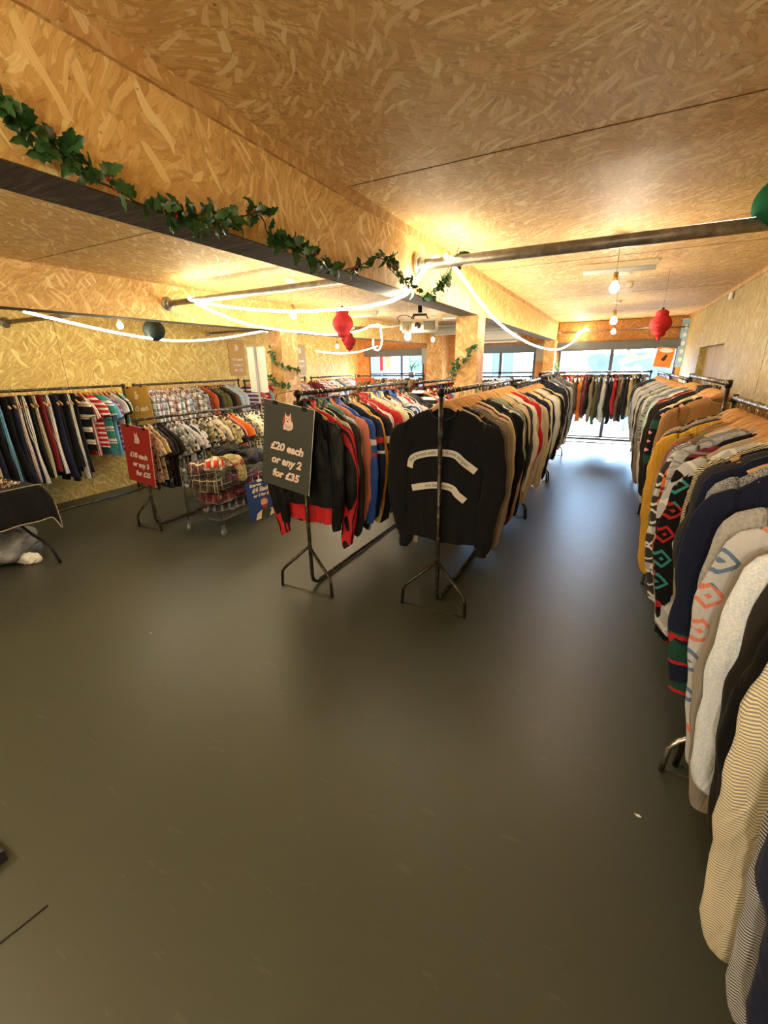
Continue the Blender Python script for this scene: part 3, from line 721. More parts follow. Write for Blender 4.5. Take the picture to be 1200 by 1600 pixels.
LL = [f'{K}:black:nylon:white:black::', f'{K}:red:panel:black:white:black/three/red', f'{K}:bottle green:three:white:black:beige', f'{K}:off-black:nylon', f'{K}:teal:nylon:white:black:sky blue/three/white', f'{K}:salmon:nylon', f'{K}:blue:panel:white:red', f'{K}:navy:three:white', f'{K}:navy:panel:red:white', f'{K}:cream:nylon', f'{K}:mustard:nylon', f'{K}:black:panel:cream:red',
      f'{K}:red:three:white', f'{K}:red:panel:navy:white', f'{K}:bottle green:panel:white:black', f'{K}:cream:nylon', f'{K}:sky blue:three:navy', f'{K}:blue:nylon', f'{K}:cream:panel:navy:red', f'{K}:black:three:white', f'{K}:navy:panel:white:sky blue', f'{K}:blue:three:white', f'{K}:cream:nylon', f'{K}:red:three:white', f'{K}:black:nylon', f'{K}:off-black:three:white', f'{K}:navy:nylon', f'{K}:black:panel:white:black']
LL = [x.rstrip(':') for x in LL]
mk = fill('L', LL, 'of the rail behind the black price board', 'sports jackets on the left centre rail', start=.03, sp=.066, jit=6)
mk[0].scale = (.84, 1, .95); mk[1].scale = (1.02, 1.5, 1.07); mk[3].scale = (1.0, 1.3, 1.0)
fill('M', pool(rng, 28, f'{K}:black:three:white', f'{K}:navy:three:white', f'{K}:red:nylon', f'{K}:off-black:stripe:white', f'{K}:blue:nylon'), 'of the rail left of the main post', 'sports jackets on the second left centre rail', sp=.068, far=True)
SH = [f'short_shirt:{a}:{p}:{b_}:{c}' for a, p, b_, c in [('beige','camo','black','olive'),('charcoal','floral','light grey','taupe'),('light grey','floral','white','red'),('light grey','camo','black','grey'),('khaki','floral','cream','brown'),('charcoal','camo','grey','white'),('white','floral','burgundy','navy'),('grey','camo','charcoal','cream'),('cream','floral','olive','brown'),('beige','floral','grey','white'),('olive','camo','sand','black')]]
Sx = [f'short_shirt:beige:camo:taupe:black', f'short_shirt:sand:camo:beige:brown', f'short_shirt:charcoal:camo:black:grey', f'short_shirt:black:floral:burgundy:grey', f'short_shirt:off-black:plain', f'short_shirt:grey:camo:charcoal:white', f'short_shirt:grey:camo:olive:white']+pool(rng, 13, *SH)+['short_shirt:navy:plain', 'short_shirt:salmon:plain', 'short_shirt:orange:plain', 'short_shirt:white:plain']+pool(rng, 8, *SH[4:], )
fill('S', Sx, 'of the low patterned-shirt rail', 'patterned shirts on the low rail', start=.04, sp=.0585, jit=7, hm=M_BLACK)
TR = pool(rng, 7, 'trousers:black:three:white', 'trousers:charcoal:three:white')
TR += ['trousers:dark red:three:white', 'trousers:off-black:plain', 'trousers:red:three:white', 'trousers:black:three:cream', 'trousers:navy:plain', 'trousers:black:plain', 'trousers:black:three:sky blue', 'trousers:black:plain', 'trousers:navy:plain', 'trousers:burgundy:three:white', 'trousers:navy:three:white', 'trousers:black:plain', 'trousers:charcoal:three:cream', 'trousers:dark red:plain', 'trousers:navy:three:white', 'trousers:navy:plain', 'trousers:black:plain', 'trousers:black:plain', 'trousers:off-black:three:white', 'trousers:black:plain']
TR += ['t_shirt:black:wide:white:mustard', 't_shirt:red:three:white', 't_shirt:red:stripe:white', 't_shirt:burgundy:plain', 't_shirt:teal:wide:white:navy', 't_shirt:sky blue:plain', 't_shirt:purple:stripe:pink', 't_shirt:light grey:plain', 't_shirt:black:plain', 't_shirt:mint:wide:white:navy']
fill('W', TR, 'of the track-trouser rail', 'sportswear on the left wall trouser rail', start=.08, sp=.0635, jit=6)
SHC = [f'shirt:{a}:{p}:{b_}:{c}' for a, p, b_, c in [('pale blue','plaid','navy','white'),('light grey','plaid','charcoal','burgundy'),('charcoal','plaid','grey','red'),('mint','plaid','black','white'),('white','plaid','dark red','navy'),('navy','plaid','pale blue','white'),('black','plaid','light grey','grey')]]
fill('X', pool(rng, 17, *SHC)+['shirt:dark red:plaid:black:grey', 'shirt:rust:plain', 'shirt:navy:plain', 'shirt:navy:plain', 'shirt:olive:plain', 'shirt:olive:plain', 'shirt:black:plain', 'shirt:off-black:plain', 'shirt:brown:plain', 'shirt:sky blue:denim:pale blue', 'shirt:sky blue:denim:pale blue', 'shirt:pale blue:plain', 'shirt:light grey:plain', 'shirt:pale blue:plain'], 'of the checked-shirt rail', 'checked shirts on the left wall rail', sp=.063, jit=7, far=True)
fill('Y', pool(rng, 24, 't_shirt:sky blue:plain', 't_shirt:pale blue:stripe:white', 't_shirt:purple:stripe:white', 't_shirt:red:plain', 't_shirt:salmon:plain', 't_shirt:red:stripe:white', 't_shirt:light grey:plain'), 'of the rail behind the ivy post', 't-shirts behind the left post', sp=.075, far=True)
fill('Z', ['shirt:burgundy:plain', 'shirt:burgundy:plain']+pool(rng, 26, 'shirt:lilac:stripe:white', 'shirt:salmon:plain', 'shirt:pale blue:stripe:navy', 'shirt:white:plain', 'shirt:pink:stripe:white', 'shirt:light grey:plain', 'shirt:denim blue:plain', 'shirt:purple:stripe:white'), 'of the pastel rail on the left wall', 'pastel tops on the far left wall rail', sp=.068, far=True)
fill('E', ['coat:tan:leather', 'coat:rust:leather', 'coat:brown:leather', 'coat:red:plain', 'coat:red:leather', 'coat:tan:plain', 'coat:brown:plain', 'coat:orange:leather', 'coat:sand:plain', 'coat:burgundy:leather', 'coat:off-black:leather', 'coat:taupe:plain', 'coat:olive:plain', 'coat:charcoal:plain', 'coat:light grey:plain', 'coat:off-black:leather', 'coat:black:plain', 'coat:red:plain', 'coat:brown:leather', 'coat:taupe:plain', 'coat:black:leather', 'coat:off-black:plain', 'coat:sand:plain', 'coat:olive:plain', 'coat:black:plain', 'coat:grey:plain'], 'of the rail across the right-hand window', 'jackets across the right hand window', axis='x', start=.06, sp=.067, jit=10, far=True, thick=1.7)
fill('F', ['shirt:magenta:plain', 'shirt:lilac:plain', 'shirt:magenta:stripe:white', 'shirt:denim blue:plain', 'shirt:pale blue:plain']+pool(rng, 16, 'coat:black:plain', 'coat:charcoal:plain', 'coat:brown:leather', 'coat:taupe:plain', 'coat:navy:plain', 'coat:off-black:leather'), 'of the rail across the middle window', 'clothes across the middle window', axis='x', start=.06, sp=.072, jit=6, far=True)
fill('G', pool(rng, 22, 'jumper:brown:plaid:cream:red', 'jumper:khaki:camo:brown:cream', 'jumper:rust:fair:cream:brown', 'coat:brown:leather', 'jumper:burgundy:plain', 'jumper:sand:plain'), 'of the rail across the left-hand window', 'knitwear across the left hand window', axis='x', start=.06, sp=.070, jit=6, far=True)
# hangers beyond the three hundred that show largest
m = MB()
for mt, kd in REST:
    for me, mi in ((HW, 0), (HH, 1)):
        m.add([mt @ v.co for v in me.vertices], [tuple(p.vertices) for p in me.polygons], mi, True)
if m.v: tag(m.ob('clothes_hanger', [M_WOOD, M_CHROME]), 'wooden hangers crowded along the rails furthest from the camera', 'hanger', 'hangers on the far rails', 'stuff')

# ------------------------------------------------------------------ the black sweatshirt with two printed tapes
rng = random.Random(11)
MBK = cloth('black', 'plain'); M_TAPE = plain('tape_white', 'cfc8c0', .8); M_INK = plain('ink_dark', '2a2a2e', .8)
m, pt = torso(rng, .292, 1.06, .026, .10, .095, .02, 23, 16)
hero = m.ob('sweatshirt', MBK, loc=(-1.0, 2.835, 1.573)); hero.rotation_euler = (0, 0, radians(3))
tag(hero, 'black sweatshirt with two white lettered tapes facing the camera behind the worn rail post', 'sweatshirt', 'sweatshirts on the right centre rail')
for s_ in (-1, 1): sleeve(rng, s_, .292, 1.11, True, 16, 1.08).ob('sleeve', MBK, hero)
collar('crew', pt, .10, .04).ob('collar', cloth('navy'), hero)
for s_ in (-1, 1):
    c = MB().tube([(s_*.300, 0, -1.095), (s_*.300, 0, -1.150)], [.040, .036], 14).xf(Matrix.Diagonal((1, .55, 1, 1))); c.ob('cuff', MBK, hero)
def front(x, z):
    zt = pt(x, 0, -1)[2]; zb = pt(x, 1, -1)[2]; v = max(0, min(1, (zt-z)/(zt-zb))); return pt(x, v, -1)[1]
def tape(path, txt, size, w=.024):
    P = smooth_path([(x, 0, z) for x, z in path], 8); S = [0]
    for i in range(1, len(P)): S.append(S[-1]+(P[i]-P[i-1]).length)
    def at_(s, h):
        s = max(0, min(S[-1]-1e-6, s)); i = max(k for k in range(len(S)-1) if S[k] <= s); f = (s-S[i])/(S[i+1]-S[i]); p = P[i].lerp(P[i+1], f); d = (P[i+1]-P[i]).normalized()
        x, z = p.x-d.z*h, p.z+d.x*h; return x, z
    vs = []; fs = []; n = 60
    for i in range(n+1):
        for h in (-w, 0, w):
            x, z = at_(S[-1]*i/n, h); vs.append((x, front(x, z)-.0035, z))
    for i in range(n):
        for k in (0, 1): fs.append((i*3+k, i*3+3+k, i*3+4+k, i*3+1+k))
    tp = MB().add(vs, fs, 0, True).ob('printed_tape', M_TAPE, hero); tp['label'] = 'white printed tape'
    me = text_mesh(txt, size, ext=0, align='LEFT'); L_ = max(v.co.x for v in me.vertices)
    o0 = (S[-1]-L_)/2-.01
    for v in me.vertices:
        x, z = at_(o0+v.co.x, v.co.z-size*.28); v.co = (x, front(x, z)-.0055, z)
    link('lettering', me, M_INK, tp)
tape([(-.245, -.525), (-.222, -.455), (-.12, -.415), (0, -.402), (.09, -.412), (.15, -.46), (.235, -.52)], 'the brand with the three stripes', .036)
tape([(-.225, -.675), (-.12, -.648), (0, -.632), (.08, -.65), (.115, -.69), (.17, -.735)], 'the best sport', .036)
hgr = empty('clothes_hanger', (-1.0, 2.835, 1.573), radians(3), 'pale wooden hanger inside the black sweatshirt with white lettered tapes', 'hanger')
for n_, me in (('shoulder_bar', HW), ('hook', HH)):
    c = bpy.data.objects.new(n_, me); COL.objects.link(c); c.parent = hgr
# green tape wound on the post
tag(MB().tube([(-1.0, 2.765, 1.275), (-1.0, 2.765, 1.335)], .019, 12).ob('tape_wrap', plain('green_tape', '35402f', .7)), 'dark green tape wound round the post before the black sweatshirt', 'tape')
# small crest mark on the beige sweatshirt sleeve
# ------------------------------------------------------------------ price boards
M_PINKW = plain('lettering_cream', 'e9d3c4', .6)
def poly(pts, y, mat, name, parent, th=.0008):
    return MB().prism(pts, y-th, y).ob(name, mat, parent)
def ell(cx, cz, rx, rz_, n=20, a0=0): return [(cx+rx*cos(2*pi*k/n+a0), cz+rz_*sin(2*pi*k/n+a0)) for k in range(n)]
M_EMR = plain('emblem_red', 'b8402f', .6); M_EML = plain('emblem_line', '2b2320', .7)
def emblem(parent, cx, cz, s, y, red=True, col=None):
    col = col or M_PINKW
    e = poly(ell(cx-.01*s, cz, .42*s, .5*s), y, M_EMR if red else M_EML, 'emblem_disc', parent) if red else None
    e = poly([(cx+a*s, cz+b_*s) for a, b_ in [(-.22,.28),(-.24,.62),(-.12,.38),(.10,.38),(.22,.68),(.24,.30),(.26,.12),(.42,.02),(.46,-.22),(.36,-.45),(.1,-.56),(-.16,-.52),(-.34,-.54),(-.34,-.30),(-.24,-.08),(-.22,.06)]], y-.001, col, 'emblem_animal', parent)
    w = MB()
    for a, b_, r1, r2 in ((-.10,.22,.045,.04),(.12,.22,.045,.04),(.0,.05,.08,.045)): w.prism([(cx+p*s, cz+q_*s) for p, q_ in ell(a, b_, r1, r2, 10)], y-.0026, y-.002)
    for r in (.13, .24):
        arc = [(cx+(.02+r*cos(t))*s, cz+(-.22+r*.8*sin(t))*s) for t in [pi*.85+k*pi*1.2/10 for k in range(11)]]
        inn = [(cx+(.02+(r-.03)*cos(t))*s, cz+(-.22+(r-.03)*.8*sin(t))*s) for t in [pi*.85+k*pi*1.2/10 for k in range(11)]][::-1]
        for k in range(10): w.prism([arc[k], arc[k+1], inn[9-k], inn[10-k]], y-.0026, y-.002)
    w.ob('emblem_lines', M_EML, parent)
def board(name, cen, w, h, th, colr, label, lines, rot=(0, 0, 0), cat='sign', size=.1, emb=True, outline=True, edge=None, ecx=0, ecz=None, red=True, cut=False, tcol=None, shear=.22):
    t = empty(name, cen, 0, label, cat); t.rotation_euler = rot
    mb = MB().box((-w/2, 0, -h/2), (w/2, th, h/2))
    mb.ob('panel', plain(name+'_face', colr, .6, var=.04), t)
    if edge: MB().box((-w/2, .0004, h/2-.0), (w/2, th, h/2+.002)).box((w/2, .0004, -h/2), (w/2+.002, th, h/2)).ob('edge', edge, t)
    if emb: emblem(t, ecx, (h*.30 if ecz is None else ecz), h*.17, -.0005, red)
    for (tx, x, z, sz) in lines:
        if outline: link('lettering_outline', text_mesh(tx, sz, shear, sz*.095, .0004), M_EML, t, (x, -.0012, z))
        link('lettering', text_mesh(tx, sz, shear, sz*.048, .0004), tcol or M_PINKW, t, (x, -.0024, z))
    return t
def clip(parent, x, z):
    MB().box((x-.018, -.008, z-.022), (x+.018, .012, z+.006)).tube([(x, 0, z), (x, .004, z+.03), (x, .02, z+.05)], .003, 6).ob('clip', M_BLKM, parent)
t = board('price_board', (-2.095, 2.49, 1.185), .445, .64, .005, '3a3e38', 'large black board reading £20 each or any 2 for £35 clipped to rail end', [('£20 each', -.0, -.03, .082), ('or any 2', .0, -.135, .082), ('for £35', -.0, -.24, .082)], (0, radians(9.5), 0), 'sign', edge=M_WHITE)
clip(t, -.12, .32); clip(t, .14, .32)
MB().tube([(-.12, .02, .37), (.02, .08, .42), (.14, .02, .37)], .002, 5).ob('wire', M_BLKM, t)
t = board('price_board', (-4.495, 2.90, .875), .44, .63, .005, '9c2420', 'red board reading £10 each or any 3 for £25 on the low rail end', [('£10 each', .0, -.03, .078), ('or any 3', .02, -.13, .078), ('for £25', .04, -.23, .078)], (0, radians(6), 0), 'sign', edge=plain('red_board_edge', 'f0b0a4', .6), red=False)
clip(t, -.12, .315); clip(t, .14, .315)
MOCH = 'b08a3c'
t = board('price_board', (-6.17, 4.13, 1.22), .58, .62, .005, MOCH, 'ochre board reading £5 each standing between the two left wall rails', [('£5 each', .06, -.04, .10)], (0, radians(-4), 0), 'sign', red=False)
clip(t, -.15, .31); clip(t, .16, .31)
t = board('price_board', (XL+.02, 6.72, 1.94), .42, .67, .004, MOCH, 'ochre board reading £15 each or any 2 for £25 on the left wall', [('£15 each', 0, -.05, .075), ('or any 2', 0, -.15, .075), ('for £25', 0, -.25, .075)], (0, 0, radians(90)), 'sign', red=False)
t.rotation_euler = (0, 0, radians(90)); t.location = (XL+.012, 6.74, 1.94)
t = board('price_board', (XL+.012, 8.74, 1.91), .44, .68, .004, '9a8a6c', 'grey-brown board reading £10 each or any 2 on the far left wall', [('£10 each', 0, -.05, .08), ('or any 2', 0, -.16, .08)], (0, 0, radians(90)), 'sign', red=False)
# blank white board on the pole
t = empty('sign_holder', (-4.6, 4.97, 0), 0, 'blank white board back on a tall grey pole behind the low shirt rail', 'sign holder')
MB().tube([(0, 0, 0), (0, 0, 2.05)], .017, 12).ob('pole', M_GREYP, t)
MB().box((-.165, .02, 1.41), (.16, .028, 2.03)).ob('board', M_WHITE, t)
MB().lathe([(0, .02), (.12, .015), (.13, .0)], n=24).ob('foot_plate', M_BLKM, t)
# orange notices
o_ = board('hanging_poster', (.85, 11.38, 1.80), .33, .40, .003, 'e0792a', 'orange poster with a white oval and dark bird hanging in the right window', [], (0, radians(7), 0), 'poster', emb=False)
poly(ell(.0, .14, .13, .045), -.001, M_WHITE, 'oval', o_)
poly([(-.05, -.04), (-.02, .0), (.01, .05), (.04, .07), (.05, .04), (.045, -.02), (.03, -.06), (.0, -.08), (-.03, -.06)], -.001, M_EML, 'bird_figure', o_)
poly([(-.10, -.17), (.07, -.17), (.07, -.163), (-.10, -.163)], -.001, M_EML, 'small_print_line', o_)
MB().tube([(-.1, .0, .2), (0, -.01, .28), (.1, 0, .2)], .0015, 5).ob('string', M_BLKM, o_)
o_ = board('notice_board', (-5.08, 8.93, 1.40), .50, .19, .004, 'd2603c', 'small orange notice on the rail before the left hand window', [], (0, 0, 0), 'notice', emb=False)
# tall blue banner in the corner
o_ = empty('banner', (1.14, 11.36, 1.60), radians(-14), 'tall pale blue banner hanging in the corner beside the right window', 'banner')
MB().box((-.08, 0, 0), (.08, .004, .93)).ob('fabric', plain('banner_blue', '8fb4cf', .7, var=.12, sc=12), o_)
MB().tube([(-.09, 0, .935), (.09, 0, .935)], .006, 8).ob('top_bar', M_WHITE, o_)
for k in range(5): poly(ell(0, .15+.16*k, .035, .045, 12), -.0005, M_WHITE, 'mark', o_)
# thermostat-like box high on right wall
tag(MB().box((XR-.03, 7.40, 2.47), (XR-.012, 7.56, 2.545)).ob('wall_sensor', M_WHITE), 'small white box high on the right wall', 'sensor')

# ------------------------------------------------------------------ wire trolley
t = empty('wire_trolley', (-3.88, 3.12, 0), radians(4), 'chrome wire trolley piled with scarves in front of the low shirt rail', 'trolley')
W_, D_, H0, H1 = .50, .80, .17, .76
w = MB()
for z in (H0, .36, .56, H1): w.tube([(-W_/2, 0, z), (W_/2, 0, z), (W_/2, D_, z), (-W_/2, D_, z)], .005, 6, closed=True)
for x in (-W_/2, W_/2):
    for y in (0, D_): w.tube([(x, y, .11), (x, y, H1)], .007, 8)
M_WIRE = plain('trolley_wire', '6f706c', .35, .9)
w.ob('frame', M_WIRE, t)
for side in range(4):
    g = MB()
    n_ = 20 if side in (0, 2) else 30
    for i in range(1, n_):
        f = i/n_
        x, y = ((-W_/2+W_*f, 0), (W_/2, D_*f), (-W_/2+W_*f, D_), (-W_/2, D_*f))[side]
        g.tube([(x, y, H0), (x, y, H1)], .0019, 4)
    g.ob('wire_side', M_WIRE, t)
g = MB()
for i in range(14): g.tube([(-W_/2+W_*i/13, 0, H0), (-W_/2+W_*i/13, D_, H0)], .002, 4)
for i in range(20): g.tube([(-W_/2, D_*i/19, H0), (W_/2, D_*i/19, H0)], .002, 4)
g.ob('wire_base', M_WIRE, t)
for x in (-W_/2, W_/2):
    for y in (0, D_):
        c = MB().box((x-.012, y-.02, .055), (x-.008, y+.02, .115)).box((x+.008, y-.02, .055), (x+.012, y+.02, .115)).box((x-.012, y-.02, .11), (x+.012, y+.02, .118)).ob('castor', M_GALV, t)
        MB().tube([(x-.008, y, .038), (x+.008, y, .038)], .037, 18).ob('wheel', M_GREYP, c)
def cloth_heap(name, c, rx, ry, rz_, mat, label, seed, grp='scarves piled in the wire trolley', cat='scarf', rot=0):
    rg = random.Random(seed); m = MB(); nu, nv = 40, 18; vs = []; fs = []
    a = [rg.uniform(0, 6) for _ in range(8)]
    for j in range(nv+1):
        ph = pi*j/nv
        for i in range(nu):
            th = 2*pi*i/nu
            k = 1+.16*sin(3*th+a[0]+2*ph)+.12*sin(5*th+a[1]-3*ph)+.09*sin(9*th+a[2]+5*ph)+.05*sin(15*th+a[3])
            z = cos(ph)*(1+.22*sin(4*th+a[4])*sin(ph)+.18*sin(7*th+a[5]+3*ph)*sin(ph))
            vs.append((rx*k*sin(ph)**.8*cos(th), ry*k*sin(ph)**.8*sin(th), rz_*z))
    for j in range(nv):
        for i in range(nu): fs.append((j*nu+i, j*nu+(i+1) % nu, (j+1)*nu+(i+1) % nu, (j+1)*nu+i)[::-1])
    o = m.add(vs, fs, 0, True).ob(name, mat, loc=c); o.rotation_euler = (0, 0, rot)
    return tag(o, label, cat, grp)
tx, ty = -3.9, 3.14
for i, (dx, dy, z, rx, ry, rz_, cm, lb) in enumerate([
    (-.0, .40, .235, .20, .33, .050, cloth('charcoal', 'plaid', 'light grey', 'burgundy'), 'grey checked scarf heap on the floor of the wire trolley'),
    (-.02, .20, .345, .20, .16, .065, cloth('dark red', 'plaid', 'taupe', 'black'), 'red and taupe checked scarf heap low in the wire trolley'),
    (.05, .58, .36, .18, .19, .07, cloth('burgundy', 'floral', 'black', 'pink'), 'burgundy scarf bundle low at the far end of the trolley'),
    (-.04, .18, .50, .20, .17, .085, cloth('off-black', 'plaid', 'brown', 'cream'), 'dark brown checked scarf heap halfway up the trolley'),
    (.06, .55, .52, .19, .22, .09, cloth('burgundy', 'plaid', 'black', 'grey'), 'dark red checked scarf heap halfway up the trolley'),
    (-.10, .15, .69, .14, .15, .085, cloth('burgundy', 'plaid', 'charcoal', 'cream'), 'maroon checked scarf at the near corner of the trolley'),
    (.04, .30, .745, .20, .15, .060, cloth('cream', 'plaid', 'grey', 'red'), 'cream and grey checked scarf on top of the trolley pile'),
    (.13, .12, .745, .11, .11, .055, cloth('red', 'plaid', 'cream', 'navy'), 'red and cream checked scarf on top of the trolley pile'),
    (-.05, .55, .81, .21, .19, .075, cloth('black', 'plain'), 'black cloth bundle on top of the trolley pile'),
    (.16, .66, .76, .12, .16, .09, cloth('charcoal', 'plain'), 'charcoal cloth bundle at the far corner of the trolley')]):
    cloth_heap('scarf', (tx+dx, ty+dy, z), rx, ry, rz_, cm, lb, 40+i)
# scarf hanging over the trolley edge
m = MB(); vs = []; fs = []
P = smooth_path([(-.16, 0, .04), (-.08, 0, .05), (0, 0, .03), (.045, 0, -.04), (.055, 0, -.12), (.05, 0, -.22)], 4)
for i, p in enumerate(P):
    for k in range(9):
        f = k/8-.5; vs.append((p.x+.012*sin(7*f+i*.3), f*.17*(1+.2*sin(i*.3)), p.z+.012*sin(9*f+i*.2)))
for i in range(len(P)-1):
    for k in range(8): fs.append((i*9+k, i*9+k+1, (i+1)*9+k+1, (i+1)*9+k))
o = m.add(vs, fs, 0, True).ob('scarf', cloth('khaki', 'camo', 'sand', 'dark red'), loc=(-3.655, 3.46, .77)); o.rotation_euler = (0, 0, radians(4))
sm = o.modifiers.new('s', 'SOLIDIFY'); sm.thickness = .012
tag(o, 'khaki and red scarf draped over the side of the wire trolley', 'scarf')
# blue card on the trolley
M_CREAM = plain('card_cream', 'ead9b8', .6); M_SKIN = plain('card_skin', 'd9a48e', .6); M_BEARD = plain('card_beard', '9a3f28', .7); M_COAT = plain('card_coat', '3d4030', .7)
t = board('price_card', (-3.575, 3.72, .262), .37, .47, .004, '24407e', 'blue card reading Scarves £4 Each or 3 for £10 on the trolley side', [('Scarves', -.06, .175, .05), ('£4 Each', .0, .105, .072), ('or 3 for £10', .02, .045, .05)], (0, radians(-3), radians(72)), 'sign', emb=False, outline=False, tcol=M_CREAM)
poly([(-.12, -.235), (-.09, -.16), (-.03, -.13), (.07, -.13), (.17, -.15), (.18, -.20), (.05, -.235)], -.001, M_CREAM, 'portrait_shoulders', t)
poly([(-.05, -.235), (-.03, -.15), (.0, -.10), (.07, -.10), (.10, -.16), (.06, -.235)], -.002, M_COAT, 'portrait_collar', t)
poly(ell(.02, -.045, .045, .062), -.003, M_SKIN, 'portrait_face', t)
poly([(-.025, -.06), (.0, -.07), (.03, -.068), (.06, -.055), (.05, -.11), (.02, -.125), (-.01, -.11)], -.0045, M_BEARD, 'portrait_beard', t)
poly([(-.02, -.0), (.0, .018), (.04, .02), (.066, .0), (.068, -.03), (.05, .0), (.02, .005)], -.0045, M_BEARD, 'portrait_hair', t)
poly(ell(.0, -.035, .008, .004, 8)+[], -.0045, M_EML, 'portrait_eye', t); poly(ell(.035, -.035, .008, .004, 8), -.0045, M_EML, 'portrait_eye', t)
MB().tube([(0, .01, .235), (0, .01, .29)], .004, 6).box((-.03, -.006, .22), (.03, .012, .245)).ob('clip', M_WHITE, t)

# ------------------------------------------------------------------ table on the left
t = empty('folding_table', (-5.05, 1.55, 0), 0, 'folding table with bent black legs under a dark cloth at the left edge', 'table')
MB().box((-.45, -.75, .70), (.30, .48, .735)).ob('table_top', M_BLACK, t)
for s_, y in ((1, .35), (1, -.62)):
    l = MB().tube(smooth_path([(.10, y-.1, .70), (.16, y-.08, .45), (.24, y-.03, .30), (.38, y+.0, .22), (.46, y+.02, .15), (.50, y+.04, .0)], 4), .014, 10).ob('leg', M_BLKM, t)
    MB().tube(smooth_path([(-.30, y-.1, .70), (-.34, y-.08, .35), (-.40, y, .0)], 4), .014, 10).ob('leg', M_BLKM, t)
MB().tube([(-.34, .0, .35), (.16, .0, .42)], .008, 8).ob('brace', M_CHROME, t)
# draped cloth
m = MB(); vs = []; fs = []; nx, ny = 26, 40
def drape(u, v):      # u across X -.52..., v along Y
    x = -.50+u*1.13; y = -.85+v*1.55; z = .742
    ox = max(0, x-.31); oy = max(0, y-.49)
    if ox > 0: z -= ox*1.0; x = .31+ox*.22+.018*sin(y*22)*min(1, ox*6)
    if oy > 0: z -= oy*1.15*(1 if ox <= 0 else .6); y = .49+oy*.22+.018*sin(x*24)*min(1, oy*6)
    return (x, y, max(z, .30))
for j in range(ny+1):
    for i in range(nx+1): vs.append(drape(i/nx, j/ny))
for j in range(ny):
    for i in range(nx): fs.append((j*(nx+1)+i, j*(nx+1)+i+1, (j+1)*(nx+1)+i+1, (j+1)*(nx+1)+i))
o = m.add(vs, fs, 0, True).ob('table_cloth', cloth('black', 'plain'), loc=(-5.05, 1.55, 0)); sm = o.modifiers.new('s', 'SOLIDIFY'); sm.thickness = .006
tag(o, 'black cloth with a pale hem draped over the left table', 'tablecloth')
hem = MB().tube([Vector(drape(1, j/ny))+Vector((.003, 0, 0)) for j in range(ny+1)], .0055, 6).tube([Vector(drape(i/nx, 1))+Vector((0, .003, 0)) for i in range(nx+1)], .0055, 6).tube([Vector(drape((.81)/1.13, j/ny))+Vector((.002, 0, .004)) for j in range(ny-4)], .004, 6)
h_ = hem.ob('hem', plain('hem_beige', 'a39a84', .8), o); h_['label'] = 'pale stitched hem'
# trinkets heap
rg = random.Random(3); m = MB()
M_BEADS = [plain('bead_gold', 'c9a35a', .3, .6), plain('bead_pearl', 'e6dcc8', .3), plain('bead_copper', 'a5643a', .35, .5)]
for k in range(900):
    x, y = rg.uniform(-.42, .20), rg.uniform(-.55, .40); r = rg.uniform(.005, .011); z = .748+.020*rg.random()
    vs = [(x+r*a, y+r*b_, z+r*c) for a, b_, c in ((1,0,0),(-1,0,0),(0,1,0),(0,-1,0),(0,0,1),(0,0,-1))]
    m.add(vs, [(0,2,4),(2,1,4),(1,3,4),(3,0,4),(2,0,5),(1,2,5),(3,1,5),(0,3,5)], rg.randrange(3), True)
tag(m.ob('jewellery', M_BEADS, loc=(-5.05, 1.55, 0)), 'glittering heap of gold beads and jewellery on the left table', 'jewellery', kind='stuff')
# clear plastic sacks below
q = N('sack_plastic'); nz = q.noise(q.co('Object'), 14, 5, .6).outputs[0]
M_SACK = q.done(q.mix(nz, lin('6a7078'), lin('a9a9a6')), .25, bump=nz, bstr=1, bdist=.05)
cloth_heap('plastic_sack', (-5.12, 1.74, .155), .30, .30, .17, M_SACK, 'pale translucent sack on the floor under the left table', 77, None, 'sack')
cloth_heap('shoe', (-4.80, 1.80, .055), .10, .055, .055, M_WHITE, 'white rounded shoe toe poking out under the left table', 78, None, 'shoe', rot=.5)

# cord on floor, dark floor base at the bottom left, small litter
tag(MB().box((-1.98, .10, 0.0), (-1.815, .34, .05)).box((-1.95, .14, .05), (-1.85, .30, .07)).ob('floor_weight', plain('base_dark', '20242a', .6)), 'dark weighted block cut off at the lower left edge', 'weight')
tag(MB().tube(smooth_path([(-1.70, -.10, .003), (-1.56, .12, .003), (-1.511, .325, .003)], 4), .0025, 6).ob('thin_cable', M_BLACK), 'thin black cable lying on the floor at the lower left', 'cable')
for i, (x, y, l) in enumerate([(.31, 1.58, 'small white fluff scrap on the floor near the bent rail foot'), (-.09, 4.1, 'small pale leaf scrap on the floor of the aisle'), (-2.67, 1.55, 'small dark scrap on the floor at the left')]):
    tag(MB().prism([(-.012, -.003), (0, .006), (.014, .003), (.006, -.006)], -.001, .001).xf(Matrix.Rotation(pi/2, 4, 'X')).ob('litter_scrap', M_WHITE if i == 0 else plain('scrap', '9a8f70', .8), loc=(x, y, .0016)), l, 'litter')

